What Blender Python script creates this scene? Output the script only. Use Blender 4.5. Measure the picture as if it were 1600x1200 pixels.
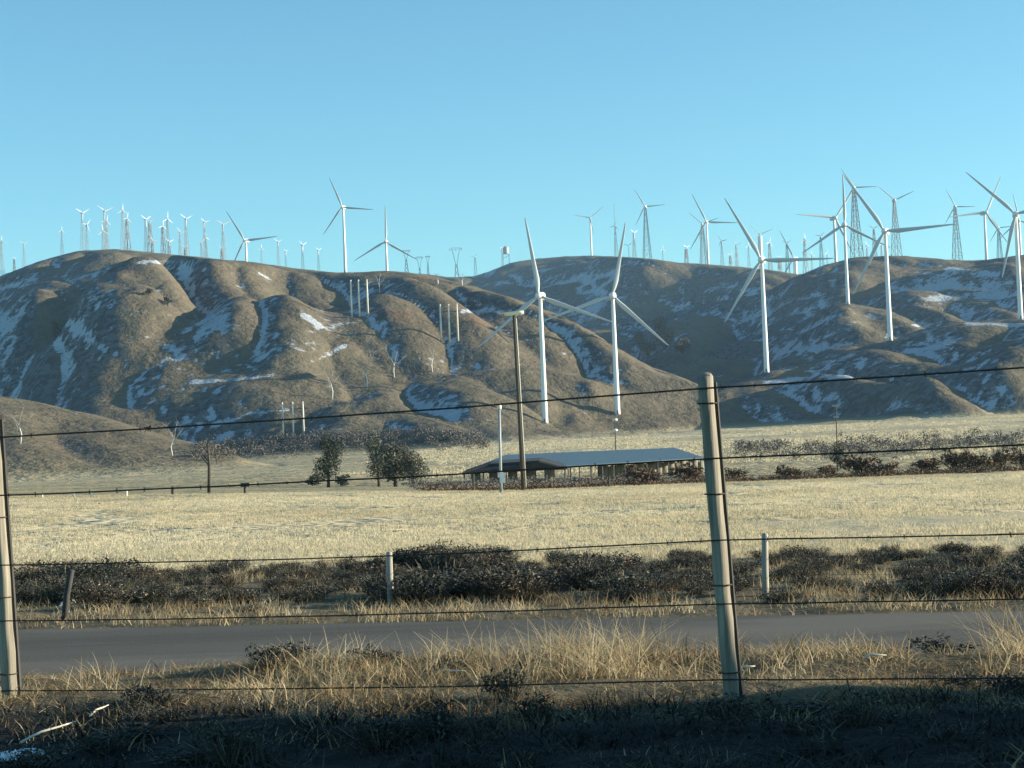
import bpy, math, random
import numpy as np
from mathutils import Vector, Matrix, Quaternion

sc = bpy.context.scene
for o in list(bpy.data.objects):
    bpy.data.objects.remove(o, do_unlink=True)
col = sc.collection
rnd = random.Random(11)
R = math.radians

# ------------------------------------------------------------------ camera
F = 2986.0                                   # focal length in pixels of a 1600 px wide frame
CAMZ = 1.30
CAMROT = Matrix.Rotation(R(90 + 1.92), 3, 'X') @ Matrix.Rotation(R(-2.3), 3, 'Z')
cam_data = bpy.data.cameras.new('camera')
cam_data.sensor_width = 36.0
cam_data.lens = 36.0 * F / 1600.0
cam_data.clip_start = 0.1
cam_data.clip_end = 30000
cam = bpy.data.objects.new('camera', cam_data)
cam.matrix_world = Matrix.Translation((0, 0, CAMZ)) @ CAMROT.to_4x4()
col.objects.link(cam)
sc.camera = cam

# ------------------------------------------------------------------ sky and sun
SUN_EL, SUN_AZ = 12.5, 86.0                 # azimuth clockwise from the view direction
SUN = Vector((math.sin(R(SUN_AZ)) * math.cos(R(SUN_EL)), math.cos(R(SUN_AZ)) * math.cos(R(SUN_EL)), math.sin(R(SUN_EL))))
world = bpy.data.worlds.new('World')
sc.world = world
world.use_nodes = True
wn = world.node_tree
wn.nodes.clear()
w_out = wn.nodes.new('ShaderNodeOutputWorld')
w_bg = wn.nodes.new('ShaderNodeBackground')
w_sky = wn.nodes.new('ShaderNodeTexSky')
w_sky.sky_type = 'NISHITA'
w_sky.sun_disc = False
w_sky.sun_elevation = R(SUN_EL)
w_sky.sun_rotation = R(SUN_AZ)
w_sky.altitude = 1200
w_sky.air_density = 1.0
w_sky.dust_density = 0.2
w_sky.ozone_density = 1.0
w_bg.inputs['Strength'].default_value = 0.095
w_tint = wn.nodes.new('ShaderNodeMix')
w_tint.data_type = 'RGBA'
w_tint.blend_type = 'MULTIPLY'
w_tint.inputs[0].default_value = 1.0
w_tint.inputs[7].default_value = (0.51, 0.885, 0.98, 1)     # the phone's cool white balance, over the whole sky
wn.links.new(w_sky.outputs[0], w_tint.inputs[6])
wn.links.new(w_tint.outputs[2], w_bg.inputs['Color'])
wn.links.new(w_bg.outputs[0], w_out.inputs['Surface'])

sun_data = bpy.data.lights.new('sun', 'SUN')
sun_data.energy = 5.0
sun_data.angle = R(0.5)
sun_data.color = (1.0, 0.90, 0.71)
sun = bpy.data.objects.new('sun', sun_data)
sun.rotation_mode = 'QUATERNION'
sun.rotation_quaternion = SUN.to_track_quat('Z', 'Y')
sun.location = (60, -10, 60)
col.objects.link(sun)

sc.view_settings.view_transform = 'Standard'
sc.view_settings.look = 'None'
sc.view_settings.gamma = 1.0
sc.view_settings.exposure = 1.2
sc.render.engine = 'CYCLES'
sc.cycles.use_denoising = True
sc.cycles.max_bounces = 5
sc.cycles.diffuse_bounces = 2
sc.cycles.volume_bounces = 0
sc.cycles.transparent_max_bounces = 8

# ------------------------------------------------------------------ pixel <-> direction
def ray(px, py):
    v = CAMROT @ Vector(((px - 800) / F, (600 - py) / F, -1))
    return v.x / v.y, v.z / v.y                # u = x/y, t = z/y

def at(px, py, d):
    u, t = ray(px, py)
    return Vector((u * d, d, CAMZ + t * d))

CI = np.array(CAMROT.transposed())
def project(x, y, z):
    a = CI[0, 0] * x + CI[0, 1] * y + CI[0, 2] * (z - CAMZ)
    b = CI[1, 0] * x + CI[1, 1] * y + CI[1, 2] * (z - CAMZ)
    c = CI[2, 0] * x + CI[2, 1] * y + CI[2, 2] * (z - CAMZ)
    return 800 + F * a / -c, 600 - F * b / -c

# ------------------------------------------------------------------ numpy noise
def _hash(ix, iy, seed):
    n = (ix.astype(np.int64) * 374761393 + iy.astype(np.int64) * 668265263 + seed * 1442695041) & 0x7fffffff
    n = ((n ^ (n >> 13)) * 1274126177) & 0x7fffffff
    n = (n ^ (n >> 16)) & 0x7fffffff
    return n / float(0x7fffffff)

def noise(x, y, seed=0):
    x = np.asarray(x, float); y = np.asarray(y, float)
    ix = np.floor(x); iy = np.floor(y)
    fx = x - ix; fy = y - iy
    ux = fx * fx * fx * (fx * (fx * 6 - 15) + 10)
    uy = fy * fy * fy * (fy * (fy * 6 - 15) + 10)
    def g(jx, jy, dx, dy):
        a = _hash(jx, jy, seed) * (2 * np.pi)
        return np.cos(a) * dx + np.sin(a) * dy
    n00 = g(ix, iy, fx, fy); n10 = g(ix + 1, iy, fx - 1, fy)
    n01 = g(ix, iy + 1, fx, fy - 1); n11 = g(ix + 1, iy + 1, fx - 1, fy - 1)
    return 1.5 * ((n00 * (1 - ux) + n10 * ux) * (1 - uy) + (n01 * (1 - ux) + n11 * ux) * uy)

def fbm(x, y, octs, seed=0, gain=0.5):
    s = 0; a = 1.0
    for k in range(octs):
        s = s + a * noise(x * 2 ** k + 17.3 * k, y * 2 ** k - 9.1 * k, seed + k)
        a *= gain
    return s

def sstep(a, b, x):
    t = np.clip((np.asarray(x, float) - a) / (b - a), 0, 1)
    return t * t * (3 - 2 * t)

# ------------------------------------------------------------------ terrain
# hill ridges: crest as (pixel x, pixel y, distance), front foot distance, back slope
RIDGES = [
    # small hill in front on the left
    dict(c=[(-320, 590, 700), (-100, 600, 690), (0, 612, 680), (80, 629, 672), (150, 644, 664), (230, 668, 655), (300, 687, 645), (370, 706, 640), (430, 735, 640), (520, 800, 640)], foot=520, back=0.16, seed=3, amp=0.35),
    # long left hill whose right flank comes down as a spur
    dict(c=[(-400, 500, 2050), (-100, 468, 2000), (0, 430, 1960), (60, 407, 1930), (120, 391, 1900), (180, 388, 1880), (250, 395, 1860), (330, 402, 1840), (400, 409, 1820), (480, 421, 1800), (530, 425, 1780), (600, 422, 1750), (650, 427, 1720), (700, 440, 1680), (740, 452, 1640), (800, 468, 1560), (850, 485, 1480), (900, 508, 1400), (960, 546, 1290), (1020, 579, 1180), (1080, 598, 1060), (1120, 620, 960), (1180, 700, 900), (1260, 760, 880)], foot=790, back=0.38, seed=5, amp=0.85),
    # knoll halfway down the left hill
    dict(c=[(150, 655, 1180), (200, 622, 1170), (250, 590, 1150), (300, 558, 1140), (350, 541, 1130), (400, 547, 1120), (440, 568, 1110), (480, 604, 1100), (530, 660, 1090)], foot=900, back=0.34, seed=23, amp=0.5),
    dict(c=[(360, 660, 1030), (400, 630, 1020), (440, 602, 1010), (485, 584, 1000), (530, 597, 990), (580, 632, 980), (620, 680, 980)], foot=850, back=0.34, seed=27, amp=0.4),
    # broad low spur in front of the hollow
    dict(c=[(470, 700, 990), (520, 652, 990), (570, 618, 990), (620, 598, 1000), (680, 587, 1000), (750, 579, 990), (820, 575, 985), (900, 588, 975), (980, 606, 960), (1040, 622, 950), (1100, 646, 940), (1160, 690, 930)], foot=815, back=0.3, seed=29, amp=0.4),
    # skyline behind the dark valley
    dict(c=[(300, 520, 3900), (540, 450, 3800), (600, 432, 3700), (650, 427, 3620), (720, 434, 3500), (760, 424, 3350), (800, 409, 3200), (860, 401, 3050), (920, 397, 2900), (1000, 402, 2750), (1060, 409, 2620), (1130, 414, 2500), (1200, 421, 2400), (1260, 428, 2300), (1400, 445, 2200), (1700, 470, 2100)], foot=1650, back=0.2, seed=7, amp=1.1),
    # right hill
    dict(c=[(930, 590, 2350), (1000, 512, 2300), (1025, 492, 2260), (1075, 477, 2200), (1137, 470, 2120), (1200, 457, 2050), (1250, 430, 1980), (1290, 412, 1930), (1330, 401, 1890), (1400, 397, 1860), (1460, 402, 1840), (1520, 405, 1820), (1560, 400, 1800), (1610, 394, 1790), (1700, 400, 1780), (2000, 440, 1760)], foot=1180, back=0.3, seed=9, amp=0.9),
    # knob in front of it
    dict(c=[(1120, 640, 1640), (1160, 592, 1600), (1185, 566, 1570), (1210, 540, 1540), (1240, 508, 1500), (1280, 484, 1450), (1325, 474, 1400), (1370, 480, 1370), (1410, 494, 1350), (1460, 520, 1330), (1520, 560, 1310), (1600, 620, 1300)], foot=1050, back=0.34, seed=13, amp=0.6),
    # front right shoulder
    dict(c=[(980, 690, 1290), (1040, 655, 1270), (1090, 622, 1250), (1140, 602, 1230), (1200, 585, 1200), (1260, 570, 1180), (1320, 552, 1160), (1392, 533, 1140), (1440, 517, 1130), (1500, 503, 1120), (1560, 500, 1110), (1610, 497, 1100), (1700, 490, 1090), (2000, 470, 1060)], foot=830, back=0.3, seed=15, amp=0.7),
]
for r in RIDGES:
    us, zs, ds = [], [], []
    for px, py, d in r['c']:
        u, t = ray(px, py)
        us.append(u); ds.append(d); zs.append(CAMZ + t * d)
    r['u'] = np.array(us); r['d'] = np.array(ds, float); r['z'] = np.array(zs)

def smooth_interp(u, us, vs):
    h = 0.006
    return (np.interp(u - h, us, vs) + np.interp(u, us, vs) * 2 + np.interp(u + h, us, vs)) / 4

# flat country: rows of (distance, z left, z centre, z right) relative to the camera
ROWS = [(44, -2.45, -2.45, -2.45), (60, -2.45, -2.6, -2.6), (130, -1.95, -2.9, -3.0), (260, -2.9, -5.0, -5.2), (420, -3.6, -2.6, -1.5), (800, -4.4, 2.6, 5.6), (1200, 2, 6, 9), (9000, 5, 8, 10)]
RD = np.array([a[0] for a in ROWS], float)
RL, RC, RR = (np.array([a[k] for a in ROWS], float) for k in (1, 2, 3))
# near country: profile across the verge, fence line, side road and scrub bank
NV = np.array([-30, -6, -5.6, 2.2, 3.2, 5, 7, 9, 10.6, 12.2, 13.6, 14.6, 14.8, 24.6, 24.8, 26, 29, 33, 37, 44], float)
NZ = np.array([-1.30, -1.30, -1.30, -1.30, -1.34, -1.30, -1.16, -1.14, -1.26, -1.68, -2.08, -2.22, -2.26, -2.26, -2.24, -2.20, -2.22, -2.27, -2.34, -2.45], float)
SKEW = 0.24

def base_z(x, y):
    x = np.asarray(x, float); y = np.asarray(y, float)
    v = y + SKEW * x * (1 - sstep(45, 100, y))
    u = x / np.maximum(y, 20.0)
    s = np.clip(u / 0.268, -1.6, 1.6)
    zl, zc, zr = np.interp(y, RD, RL), np.interp(y, RD, RC), np.interp(y, RD, RR)
    far = np.where(s < 0, zc + (zl - zc) * -s, zc + (zr - zc) * s)
    near = np.interp(v, NV, NZ)
    k = sstep(36, 50, y)
    z = near * (1 - k) + far * k
    hump = sstep(9.4, 11.2, v) * (1 - sstep(12.0, 14.2, v)) * (1 - sstep(20, 26, y))
    z = z + hump * (0.05 + 0.085 * sstep(-2.6, -0.6, x)) * (1 + 0.3 * noise(x / 1.4, y / 1.4, 37))
    onroad = sstep(14.2, 14.7, v) * (1 - sstep(24.7, 25.2, v))
    rough = (1 - onroad) * sstep(3, 5, v)
    z = z + rough * (0.05 * fbm(x / 1.3, y / 1.3, 3, 21) * (1 - sstep(40, 90, y)) + 0.05 * fbm(x / 11.0, y / 16.0, 2, 25) * sstep(26, 34, v) * (1 - sstep(60, 120, y)))
    # unseen earth bank, added right of the view to shade the near verge
    bank = sstep(4.6, 9.5, x + 0.5 * noise(x / 3, y / 3, 31)) * (1 - sstep(7.4, 10.0, y - 0.09 * (x - 9) + 0.8 * noise(x / 2.1, y / 2.1, 33))) * sstep(-40, -30, y) * (1 - sstep(26, 36, x))
    bank = bank * sstep(1.2, 3.2, y)
    return z + CAMZ + bank * (5.6 + 0.6 * noise(x / 2.5, y / 2.5, 35))  # raises the unseen bank added to shade the near verge

def relief_dev(x, y):
    dev = 0.0 * x
    for x0, y0, sx, sy, a in DIPOLES:
        dev = dev + a * np.exp(-(((x - x0) / sx) ** 2 + ((y - y0) / sy) ** 2))
    for ly_, lx_, w, a, rec in SPURS:
        q = (x - np.interp(y, ly_, lx_)) / w
        saw = np.where(q > 0, 0.4 * np.exp(-(q / 1.6) ** 2), np.where(q > -1, 0.4 - sstep(-0.05, 1.05, -q), -0.6 * np.exp(-((q + 1) / rec) ** 2)))
        dev = dev + a * saw * sstep(ly_[0] - 0.12 * ly_[0], ly_[0] + 0.03 * ly_[0], y) * (1 - sstep(ly_[-1] - 0.05 * ly_[-1], ly_[-1] + 0.05 * ly_[-1], y))
    return dev

def hills_z(x, y):
    u = x / y
    base = base_z(x, y)
    z = base
    dev = relief_dev(x, y)
    for r in RIDGES:
        zc = smooth_interp(u, r['u'], r['z']); dc = smooth_interp(u, r['u'], r['d'])
        edge = sstep(r['u'][0] - 0.02, r['u'][0] + 0.03, u) * (1 - sstep(r['u'][-1] - 0.03, r['u'][-1] + 0.02, u))
        if np.max(edge) <= 0:
            continue
        fz = np.interp(r['foot'], RD, RC) + CAMZ - 3
        t = (y - r['foot']) / (dc - r['foot'])
        tt = np.clip(t, 0, 1)
        front = fz + (zc - fz) * tt * (1.22 - 0.22 * tt * tt)
        over = np.maximum(y - dc, 0)
        back = over * r['back'] * over / (over + 60)
        h = np.where(t > 1, np.maximum(zc - back, -30), front)
        # rounded knolls parted by creased gullies running down the face
        sx = x + 0.30 * y + 50 * noise(x / 420, y / 420, r['seed'] + 40)
        g = 2 * np.abs(noise(sx / 300, y / 560, r['seed'])) - 0.55
        g2 = 2 * np.abs(noise(sx / 120 + 3, y / 250, r['seed'] + 1)) - 0.5
        g3 = 2 * np.abs(noise(sx / 52 + 7, y / 120, r['seed'] + 2)) - 0.5
        wgt = np.sin(np.pi * np.clip(tt, 0, 1) ** 0.9) ** 0.9 * np.where(t > 1, 0.2, 1)
        size = np.clip((zc - fz) / 90, 0, 1.2)
        h = h + (22 * g + 13.5 * g2) * wgt * r['amp'] * size + 7.0 * g3 * np.clip(wgt + 0.2, 0, 1) * np.clip(size * 2, 0, 1)
        h = h + dev * np.clip((h - base) / 12, 0, 1)
        cap = CAMZ + (zc - CAMZ) / dc * y + 0.4 * noise(x / 16, y / 16, r['seed'] + 3)
        kc = 7.0
        mc = np.clip(0.5 + 0.5 * (cap - h) / kc, 0, 1)
        h = np.where(y > r['foot'], cap * (1 - mc) + h * mc - kc * mc * (1 - mc) * 0.5, h)
        h = np.where(t < 0, fz - 40 * np.clip(-t, 0, 1), h)
        h = h * edge + (1 - edge) * (fz - 40)
        k = 5.0
        m = np.clip(0.5 + 0.5 * (h - z) / k, 0, 1)
        z = z * (1 - m) + h * m + k * m * (1 - m) * 0.5
    return z, base

DIPOLES = []
SPURS = []
SKY = [(-400, 505), (-100, 470), (0, 431), (60, 408), (120, 391), (180, 388), (250, 395), (330, 402), (400, 409), (480, 421), (530, 425), (600, 422), (650, 424), (700, 432), (740, 432), (765, 424), (800, 408), (860, 400), (920, 397), (1000, 402), (1060, 409), (1130, 414), (1200, 420), (1248, 429), (1290, 411), (1330, 401), (1400, 397), (1460, 402), (1520, 405), (1560, 400), (1610, 394), (1700, 400), (2000, 440)]
SKU = np.array([ray(*p)[0] for p in SKY]); SKT = np.array([ray(*p)[1] for p in SKY])
def ground(x, y):
    x = np.asarray(x, float); y = np.asarray(y, float)
    z, base = hills_z(x, np.maximum(y, 1.0))
    lift = np.clip((z - base) / 12, 0, 1)
    fine = fbm(x / 34, y / 34, 4, 51)
    z = z + lift * 1.7 * fine * sstep(600, 950, y)
    # the crest line itself is worn smooth
    cap = CAMZ + np.interp(x / np.maximum(y, 1), SKU, SKT) * y + 0.5 * noise(x / 14, y / 14, 59)
    k = 9.0
    m = np.clip(0.5 + 0.5 * (cap - z) / k, 0, 1)
    zc = cap * (1 - m) + z * m - k * m * (1 - m) * 0.5
    return np.where(y > 650, zc, z)

DS = np.concatenate([np.geomspace(60, 700, 160), np.geomspace(702, 4200, 1500)])
def hit(px, py):
    u, t = ray(px, py)
    z = ground(u * DS, DS)
    e = (z - CAMZ) / DS
    i = np.argmax(e >= t) if np.any(e >= t) else int(np.argmax(e))
    d = DS[i]
    return Vector((u * d, d, float(z[i])))

def skyline_d(px):
    u, _ = ray(px, 400)
    e = (ground(u * DS, DS) - CAMZ) / DS
    return DS[int(np.argmax(e))]

def dipole(pr, pl, s, amp):
    """a knob at pixel pr and a gully at pixel pl: the slope between them faces away from the sun"""
    a, b = hit(*pr), hit(*pl)
    out = []
    for p, sg in ((a, 1), (b, -1)):
        w = s * p.y / F
        out.append((p.x, p.y, w, w * 2.6, sg * amp))
    return out
DL = [((120, 560), (10, 545), 55, 8), ((925, 600), (875, 610), 18, 4), ((1445, 620), (1370, 640), 34, 7),
      ((1310, 520), (1215, 545), 36, 14), ((1250, 460), (1140, 500), 60, 20), ((1010, 440), (860, 460), 70, 30), ((1180, 450), (1040, 475), 70, 26), ((1500, 435), (1400, 450), 40, 8), ((1590, 470), (1500, 475), 40, 10)]
_acc = []
for a in DL:
    _acc += dipole(*a)
DIPOLES = _acc
# spurs that fall steeply on the side away from the sun: pixel line from far to near, width and drop in metres
SL = [([(438, 446), (400, 485), (365, 510), (300, 538), (240, 560)], 170, 112, 4.5), ([(200, 450), (170, 480), (125, 510), (70, 560)], 60, 20), ([(90, 440), (40, 480), (-20, 540)], 70, 26), ([(330, 462), (300, 490), (270, 520)], 50, 14),
      ([(778, 520), (770, 548), (735, 575)], 88, 40), ([(265, 600), (255, 625), (235, 655)], 80, 20), ([(560, 640), (545, 660), (520, 685)], 70, 14), ([(770, 640), (765, 665), (740, 690)], 60, 11),
      ([(1325, 592), (1330, 615), (1305, 645)], 62, 24), ([(1640, 570), (1630, 600), (1600, 640)], 84, 32), ([(330, 418), (318, 436), (300, 452)], 60, 14)]
_sp = []
for pts, w, a, *rest in SL:
    hp = sorted([hit(*p) for p in pts], key=lambda p: p.y)
    _sp.append((np.array([p.y for p in hp]), np.array([p.x for p in hp]), w, a, rest[0] if rest else 1.5))
SPURS = _sp

# ------------------------------------------------------------------ materials
def new_mat(name):
    m = bpy.data.materials.new(name)
    m.use_nodes = True
    nt = m.node_tree
    return m, nt, nt.nodes['Principled BSDF']

def N(nt, kind, **kw):
    n = nt.nodes.new(kind)
    for k, v in kw.items():
        setattr(n, k, v)
    return n

def ramp(nt, fac, stops):
    n = nt.nodes.new('ShaderNodeValToRGB')
    el = n.color_ramp.elements
    while len(el) < len(stops):
        el.new(0.5)
    for e, (p, c) in zip(el, stops):
        e.position = p
        e.color = (*c, 1) if len(c) == 3 else c
    nt.links.new(fac, n.inputs[0])
    return n.outputs[0]

def tex(nt, scale, detail=4, rough=0.55, coord='Object', vec=None, stretch=None):
    n = nt.nodes.new('ShaderNodeTexNoise')
    n.inputs['Scale'].default_value = scale
    n.inputs['Detail'].default_value = detail
    n.inputs['Roughness'].default_value = rough
    tc = nt.nodes.new('ShaderNodeTexCoord')
    src = tc.outputs[coord]
    if stretch:
        mp = nt.nodes.new('ShaderNodeMapping')
        mp.inputs['Scale'].default_value = stretch
        nt.links.new(src, mp.inputs['Vector']); src = mp.outputs[0]
    nt.links.new(src, n.inputs['Vector'])
    return n.outputs['Fac']

def mixc(nt, fac, a, b):
    n = nt.nodes.new('ShaderNodeMix')
    n.data_type = 'RGBA'
    for s, v in ((n.inputs[0], fac), (n.inputs[6], a), (n.inputs[7], b)):
        if hasattr(v, 'node'):
            nt.links.new(v, s)
        elif isinstance(v, (int, float)):
            s.default_value = v
        else:
            s.default_value = (*v, 1)
    return n.outputs[2]

def mathn(nt, op, a, b=0.0, c=None):
    n = nt.nodes.new('ShaderNodeMath')
    n.operation = op
    for s, v in zip(n.inputs, (a, b, c)):
        if v is None:
            continue
        if hasattr(v, 'node'):
            nt.links.new(v, s)
        else:
            s.default_value = v
    return n.outputs[0]

def attr(nt, name):
    n = nt.nodes.new('ShaderNodeAttribute')
    n.attribute_name = name
    return n.outputs['Fac']

def bump(nt, bs, h, strength, dist):
    b = nt.nodes.new('ShaderNodeBump')
    b.inputs['Strength'].default_value = strength
    b.inputs['Distance'].default_value = dist
    nt.links.new(h, b.inputs['Height'])
    nt.links.new(b.outputs[0], bs.inputs['Normal'])

def simple(name, c0, c1, scale, rough=0.8, detail=3, metal=0.0, stretch=None, bmp=0, rnd_obj=0.0):
    m, nt, bs = new_mat(name)
    f = tex(nt, scale, detail, stretch=stretch)
    c = ramp(nt, f, [(0.3, c0), (0.7, c1)])
    if rnd_obj:
        oi = nt.nodes.new('ShaderNodeObjectInfo')
        hs = nt.nodes.new('ShaderNodeHueSaturation')
        nt.links.new(mathn(nt, 'MULTIPLY_ADD', oi.outputs['Random'], rnd_obj, 1 - rnd_obj / 2), hs.inputs['Value'])
        nt.links.new(c, hs.inputs['Color']); c = hs.outputs[0]
    nt.links.new(c, bs.inputs['Base Color'])
    bs.inputs['Roughness'].default_value = rough
    bs.inputs['Metallic'].default_value = metal
    if bmp:
        bump(nt, bs, f, 0.6, bmp)
    return m

def leaf_mat(name, stops, rough=0.85, scale=1.0, spec=0.2, trans=0.0):
    """foliage, colour varies by blade through the 'shade' attribute"""
    m, nt, bs = new_mat(name)
    c = ramp(nt, attr(nt, 'shade'), stops)
    nt.links.new(c, bs.inputs['Base Color'])
    bs.inputs['Roughness'].default_value = rough
    bs.inputs['Specular IOR Level'].default_value = spec
    if trans:
        tr = nt.nodes.new('ShaderNodeBsdfTranslucent'); mx = nt.nodes.new('ShaderNodeMixShader')
        mx.inputs[0].default_value = trans
        nt.links.new(c, tr.inputs['Color']); nt.links.new(bs.outputs[0], mx.inputs[1]); nt.links.new(tr.outputs[0], mx.inputs[2])
        nt.links.new(mx.outputs[0], nt.nodes['Material Output'].inputs['Surface'])
    return m

# hills and field
def terrain_material():
    m, nt, bs = new_mat('terrain_ground')
    big = tex(nt, 0.006, 5, 0.6)
    mid = tex(nt, 0.035, 5, 0.65)
    fin = tex(nt, 0.22, 4, 0.7)
    hill = ramp(nt, big, [(0.32, (0.104, 0.092, 0.060)), (0.48, (0.146, 0.122, 0.080)), (0.62, (0.156, 0.122, 0.084)), (0.75, (0.120, 0.108, 0.068))])
    scrub = ramp(nt, mid, [(0.40, (0.028, 0.027, 0.025)), (0.58, (0.20, 0.16, 0.105))])
    hill = mixc(nt, 0.30, hill, scrub)
    sp = ramp(nt, tex(nt, 0.30, 5, 0.75), [(0.36, (0.022, 0.022, 0.019)), (0.50, (0.115, 0.095, 0.063)), (0.66, (0.21, 0.175, 0.115))])
    hill = mixc(nt, 0.34, hill, sp)
    hill = mixc(nt, mathn(nt, 'MULTIPLY', attr(nt, 'red'), 0.55), hill, (0.22, 0.125, 0.075))
    dark = mixc(nt, mathn(nt, 'GREATER_THAN', fin, 0.5), (0.050, 0.055, 0.061), (0.115, 0.122, 0.132))  # scrub tone with the blue of the shaded slopes put into it
    hill = mixc(nt, attr(nt, 'scrub'), hill, dark)  # scrub mask also carries the painted shade of slopes turned from the sun
    st1 = tex(nt, 0.02, 4, 0.6, stretch=(0.35, 1.6, 1))
    field = ramp(nt, st1, [(0.3, (0.20, 0.175, 0.105)), (0.48, (0.35, 0.29, 0.17)), (0.62, (0.42, 0.34, 0.20)), (0.8, (0.24, 0.20, 0.12))])
    fsp = ramp(nt, tex(nt, 1.3, 3, 0.7), [(0.35, (0.12, 0.10, 0.06)), (0.55, (0.42, 0.35, 0.21))])
    field = mixc(nt, 0.3, field, fsp)
    field = mixc(nt, attr(nt, 'pale'), field, ramp(nt, tex(nt, 0.11, 5, 0.65, stretch=(0.6, 1.3, 1)), [(0.3, (0.44, 0.365, 0.23)), (0.6, (0.58, 0.49, 0.32))]))
    c = mixc(nt, attr(nt, 'hill'), field, hill)
    # lying snow
    sn = mathn(nt, 'ADD', attr(nt, 'snow'), mathn(nt, 'MULTIPLY', mathn(nt, 'SUBTRACT', tex(nt, 0.19, 6, 0.80, stretch=(0.8, 0.9, 1.0)), 0.5), 3.0))
    sn = mathn(nt, 'ADD', sn, mathn(nt, 'MULTIPLY', mathn(nt, 'SUBTRACT', mid, 0.5), 1.2))
    sm = ramp(nt, sn, [(0.46, (0, 0, 0)), (0.72, (1, 1, 1))])
    c = mixc(nt, mathn(nt, 'MULTIPLY', sm, 0.50), c, (0.64, 0.72, 0.82))
    nt.links.new(c, bs.inputs['Base Color'])
    bs.inputs['Roughness'].default_value = 0.95
    bs.inputs['Specular IOR Level'].default_value = 0.1
    bump(nt, bs, mathn(nt, 'ADD', mid, mathn(nt, 'MULTIPLY', fin, 0.35)), 0.75, 5.0)
    return m

def verge_material():
    m, nt, bs = new_mat('verge_ground')
    n1 = tex(nt, 0.7, 5, 0.65)
    n2 = tex(nt, 6.0, 5, 0.7)
    c = ramp(nt, n1, [(0.3, (0.06, 0.048, 0.032)), (0.5, (0.13, 0.105, 0.065)), (0.7, (0.22, 0.18, 0.11))])
    c = mixc(nt, 0.45, c, ramp(nt, n2, [(0.35, (0.035, 0.03, 0.022)), (0.65, (0.22, 0.18, 0.11))]))
    c = mixc(nt, attr(nt, 'pale'), c, (0.52, 0.435, 0.275))
    c = mixc(nt, attr(nt, 'strip_shade'), c, ramp(nt, n2, [(0.35, (0.012, 0.012, 0.012)), (0.7, (0.045, 0.042, 0.038))]))  # near strip of ground coloured dark to deepen its shade
    nt.links.new(c, bs.inputs['Base Color'])
    bs.inputs['Roughness'].default_value = 0.95
    bs.inputs['Specular IOR Level'].default_value = 0.1
    bump(nt, bs, n2, 0.8, 0.06)
    return m

def asphalt_material(name, lo, hi):
    m, nt, bs = new_mat(name)
    a = tex(nt, 0.5, 4, 0.6, stretch=(0.25, 2.0, 1)); b = tex(nt, 60, 2, 0.6)
    c = ramp(nt, a, [(0.3, lo), (0.7, hi)])
    c = mixc(nt, 0.25, c, ramp(nt, b, [(0.4, (0.02, 0.02, 0.02)), (0.6, (0.18, 0.18, 0.17))]))
    c = mixc(nt, ramp(nt, tex(nt, 0.22, 3, 0.6, stretch=(0.5, 1.6, 1)), [(0.50, (0, 0, 0)), (0.62, (0.55, 0.55, 0.55))]), c, (0.19, 0.17, 0.14))
    nt.links.new(c, bs.inputs['Base Color'])
    bs.inputs['Roughness'].default_value = 1.0
    bs.inputs['Specular IOR Level'].default_value = 0.05
    bump(nt, bs, b, 0.4, 0.005)
    return m

M = {}
M['terrain'] = terrain_material()
M['verge'] = verge_material()
M['asphalt'] = asphalt_material('asphalt', (0.092, 0.085, 0.074), (0.135, 0.124, 0.107))
M['white'] = simple('turbine_white', (0.74, 0.75, 0.74), (0.80, 0.80, 0.78), 0.25, 0.45, rnd_obj=0.06)
M['blade'] = simple('blade_white', (0.46, 0.48, 0.49), (0.54, 0.56, 0.56), 0.3, 0.4)
M['steel'] = simple('galvanised_steel', (0.13, 0.135, 0.14), (0.20, 0.205, 0.21), 0.5, 0.6, metal=0.1)
M['palewood'] = simple('pale_lit_side', (0.64, 0.57, 0.46), (0.76, 0.70, 0.58), 0.8, 0.8, stretch=(4, 4, 0.3))
M['polewood'] = simple('pole_wood', (0.05, 0.041, 0.031), (0.10, 0.083, 0.062), 1.5, 0.85, stretch=(6, 6, 0.4))
M['lamp'] = simple('lamp_housing', (0.72, 0.64, 0.42), (0.82, 0.74, 0.52), 2, 0.5)
M['greypole'] = simple('grey_pole_paint', (0.26, 0.28, 0.29), (0.35, 0.37, 0.37), 1.2, 0.5)
M['whitebox'] = simple('white_box_paint', (0.74, 0.74, 0.70), (0.82, 0.82, 0.78), 3, 0.5)
M['post'] = simple('fence_post_wood', (0.13, 0.115, 0.088), (0.35, 0.315, 0.245), 14, 0.9, 7, stretch=(3, 3, 0.16), bmp=0.008)
M['dark_post_and_edge'] = simple('creosote_wood_and_dark_edge', (0.025, 0.024, 0.022), (0.06, 0.056, 0.05), 9, 0.8, 5, stretch=(3, 3, 0.3), bmp=0.003)
M['wire'] = simple('rusty_wire', (0.035, 0.028, 0.022), (0.085, 0.06, 0.045), 14, 0.7, metal=0.4)
M['roof'] = simple('blue_roof_metal', (0.062, 0.118, 0.152), (0.078, 0.138, 0.178), 0.8, 0.65)
M['porchshade'] = simple('dark_porch_shade', (0.018, 0.019, 0.022), (0.03, 0.03, 0.033), 1.5, 0.8)  # near black, with the porch's shade put into the colour
M['timber'] = simple('shed_timber', (0.09, 0.083, 0.07), (0.15, 0.14, 0.12), 1.5, 0.8)
M['palepost'] = simple('pale_weathered_post', (0.27, 0.25, 0.21), (0.42, 0.39, 0.33), 8, 0.85, 5, stretch=(3, 3, 0.3))
M['hay'] = simple('straw_bale', (0.17, 0.15, 0.115), (0.30, 0.27, 0.21), 5, 0.95, 5, bmp=0.03)
M['bark'] = simple('tree_bark', (0.05, 0.042, 0.034), (0.11, 0.095, 0.075), 3, 0.9)
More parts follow.
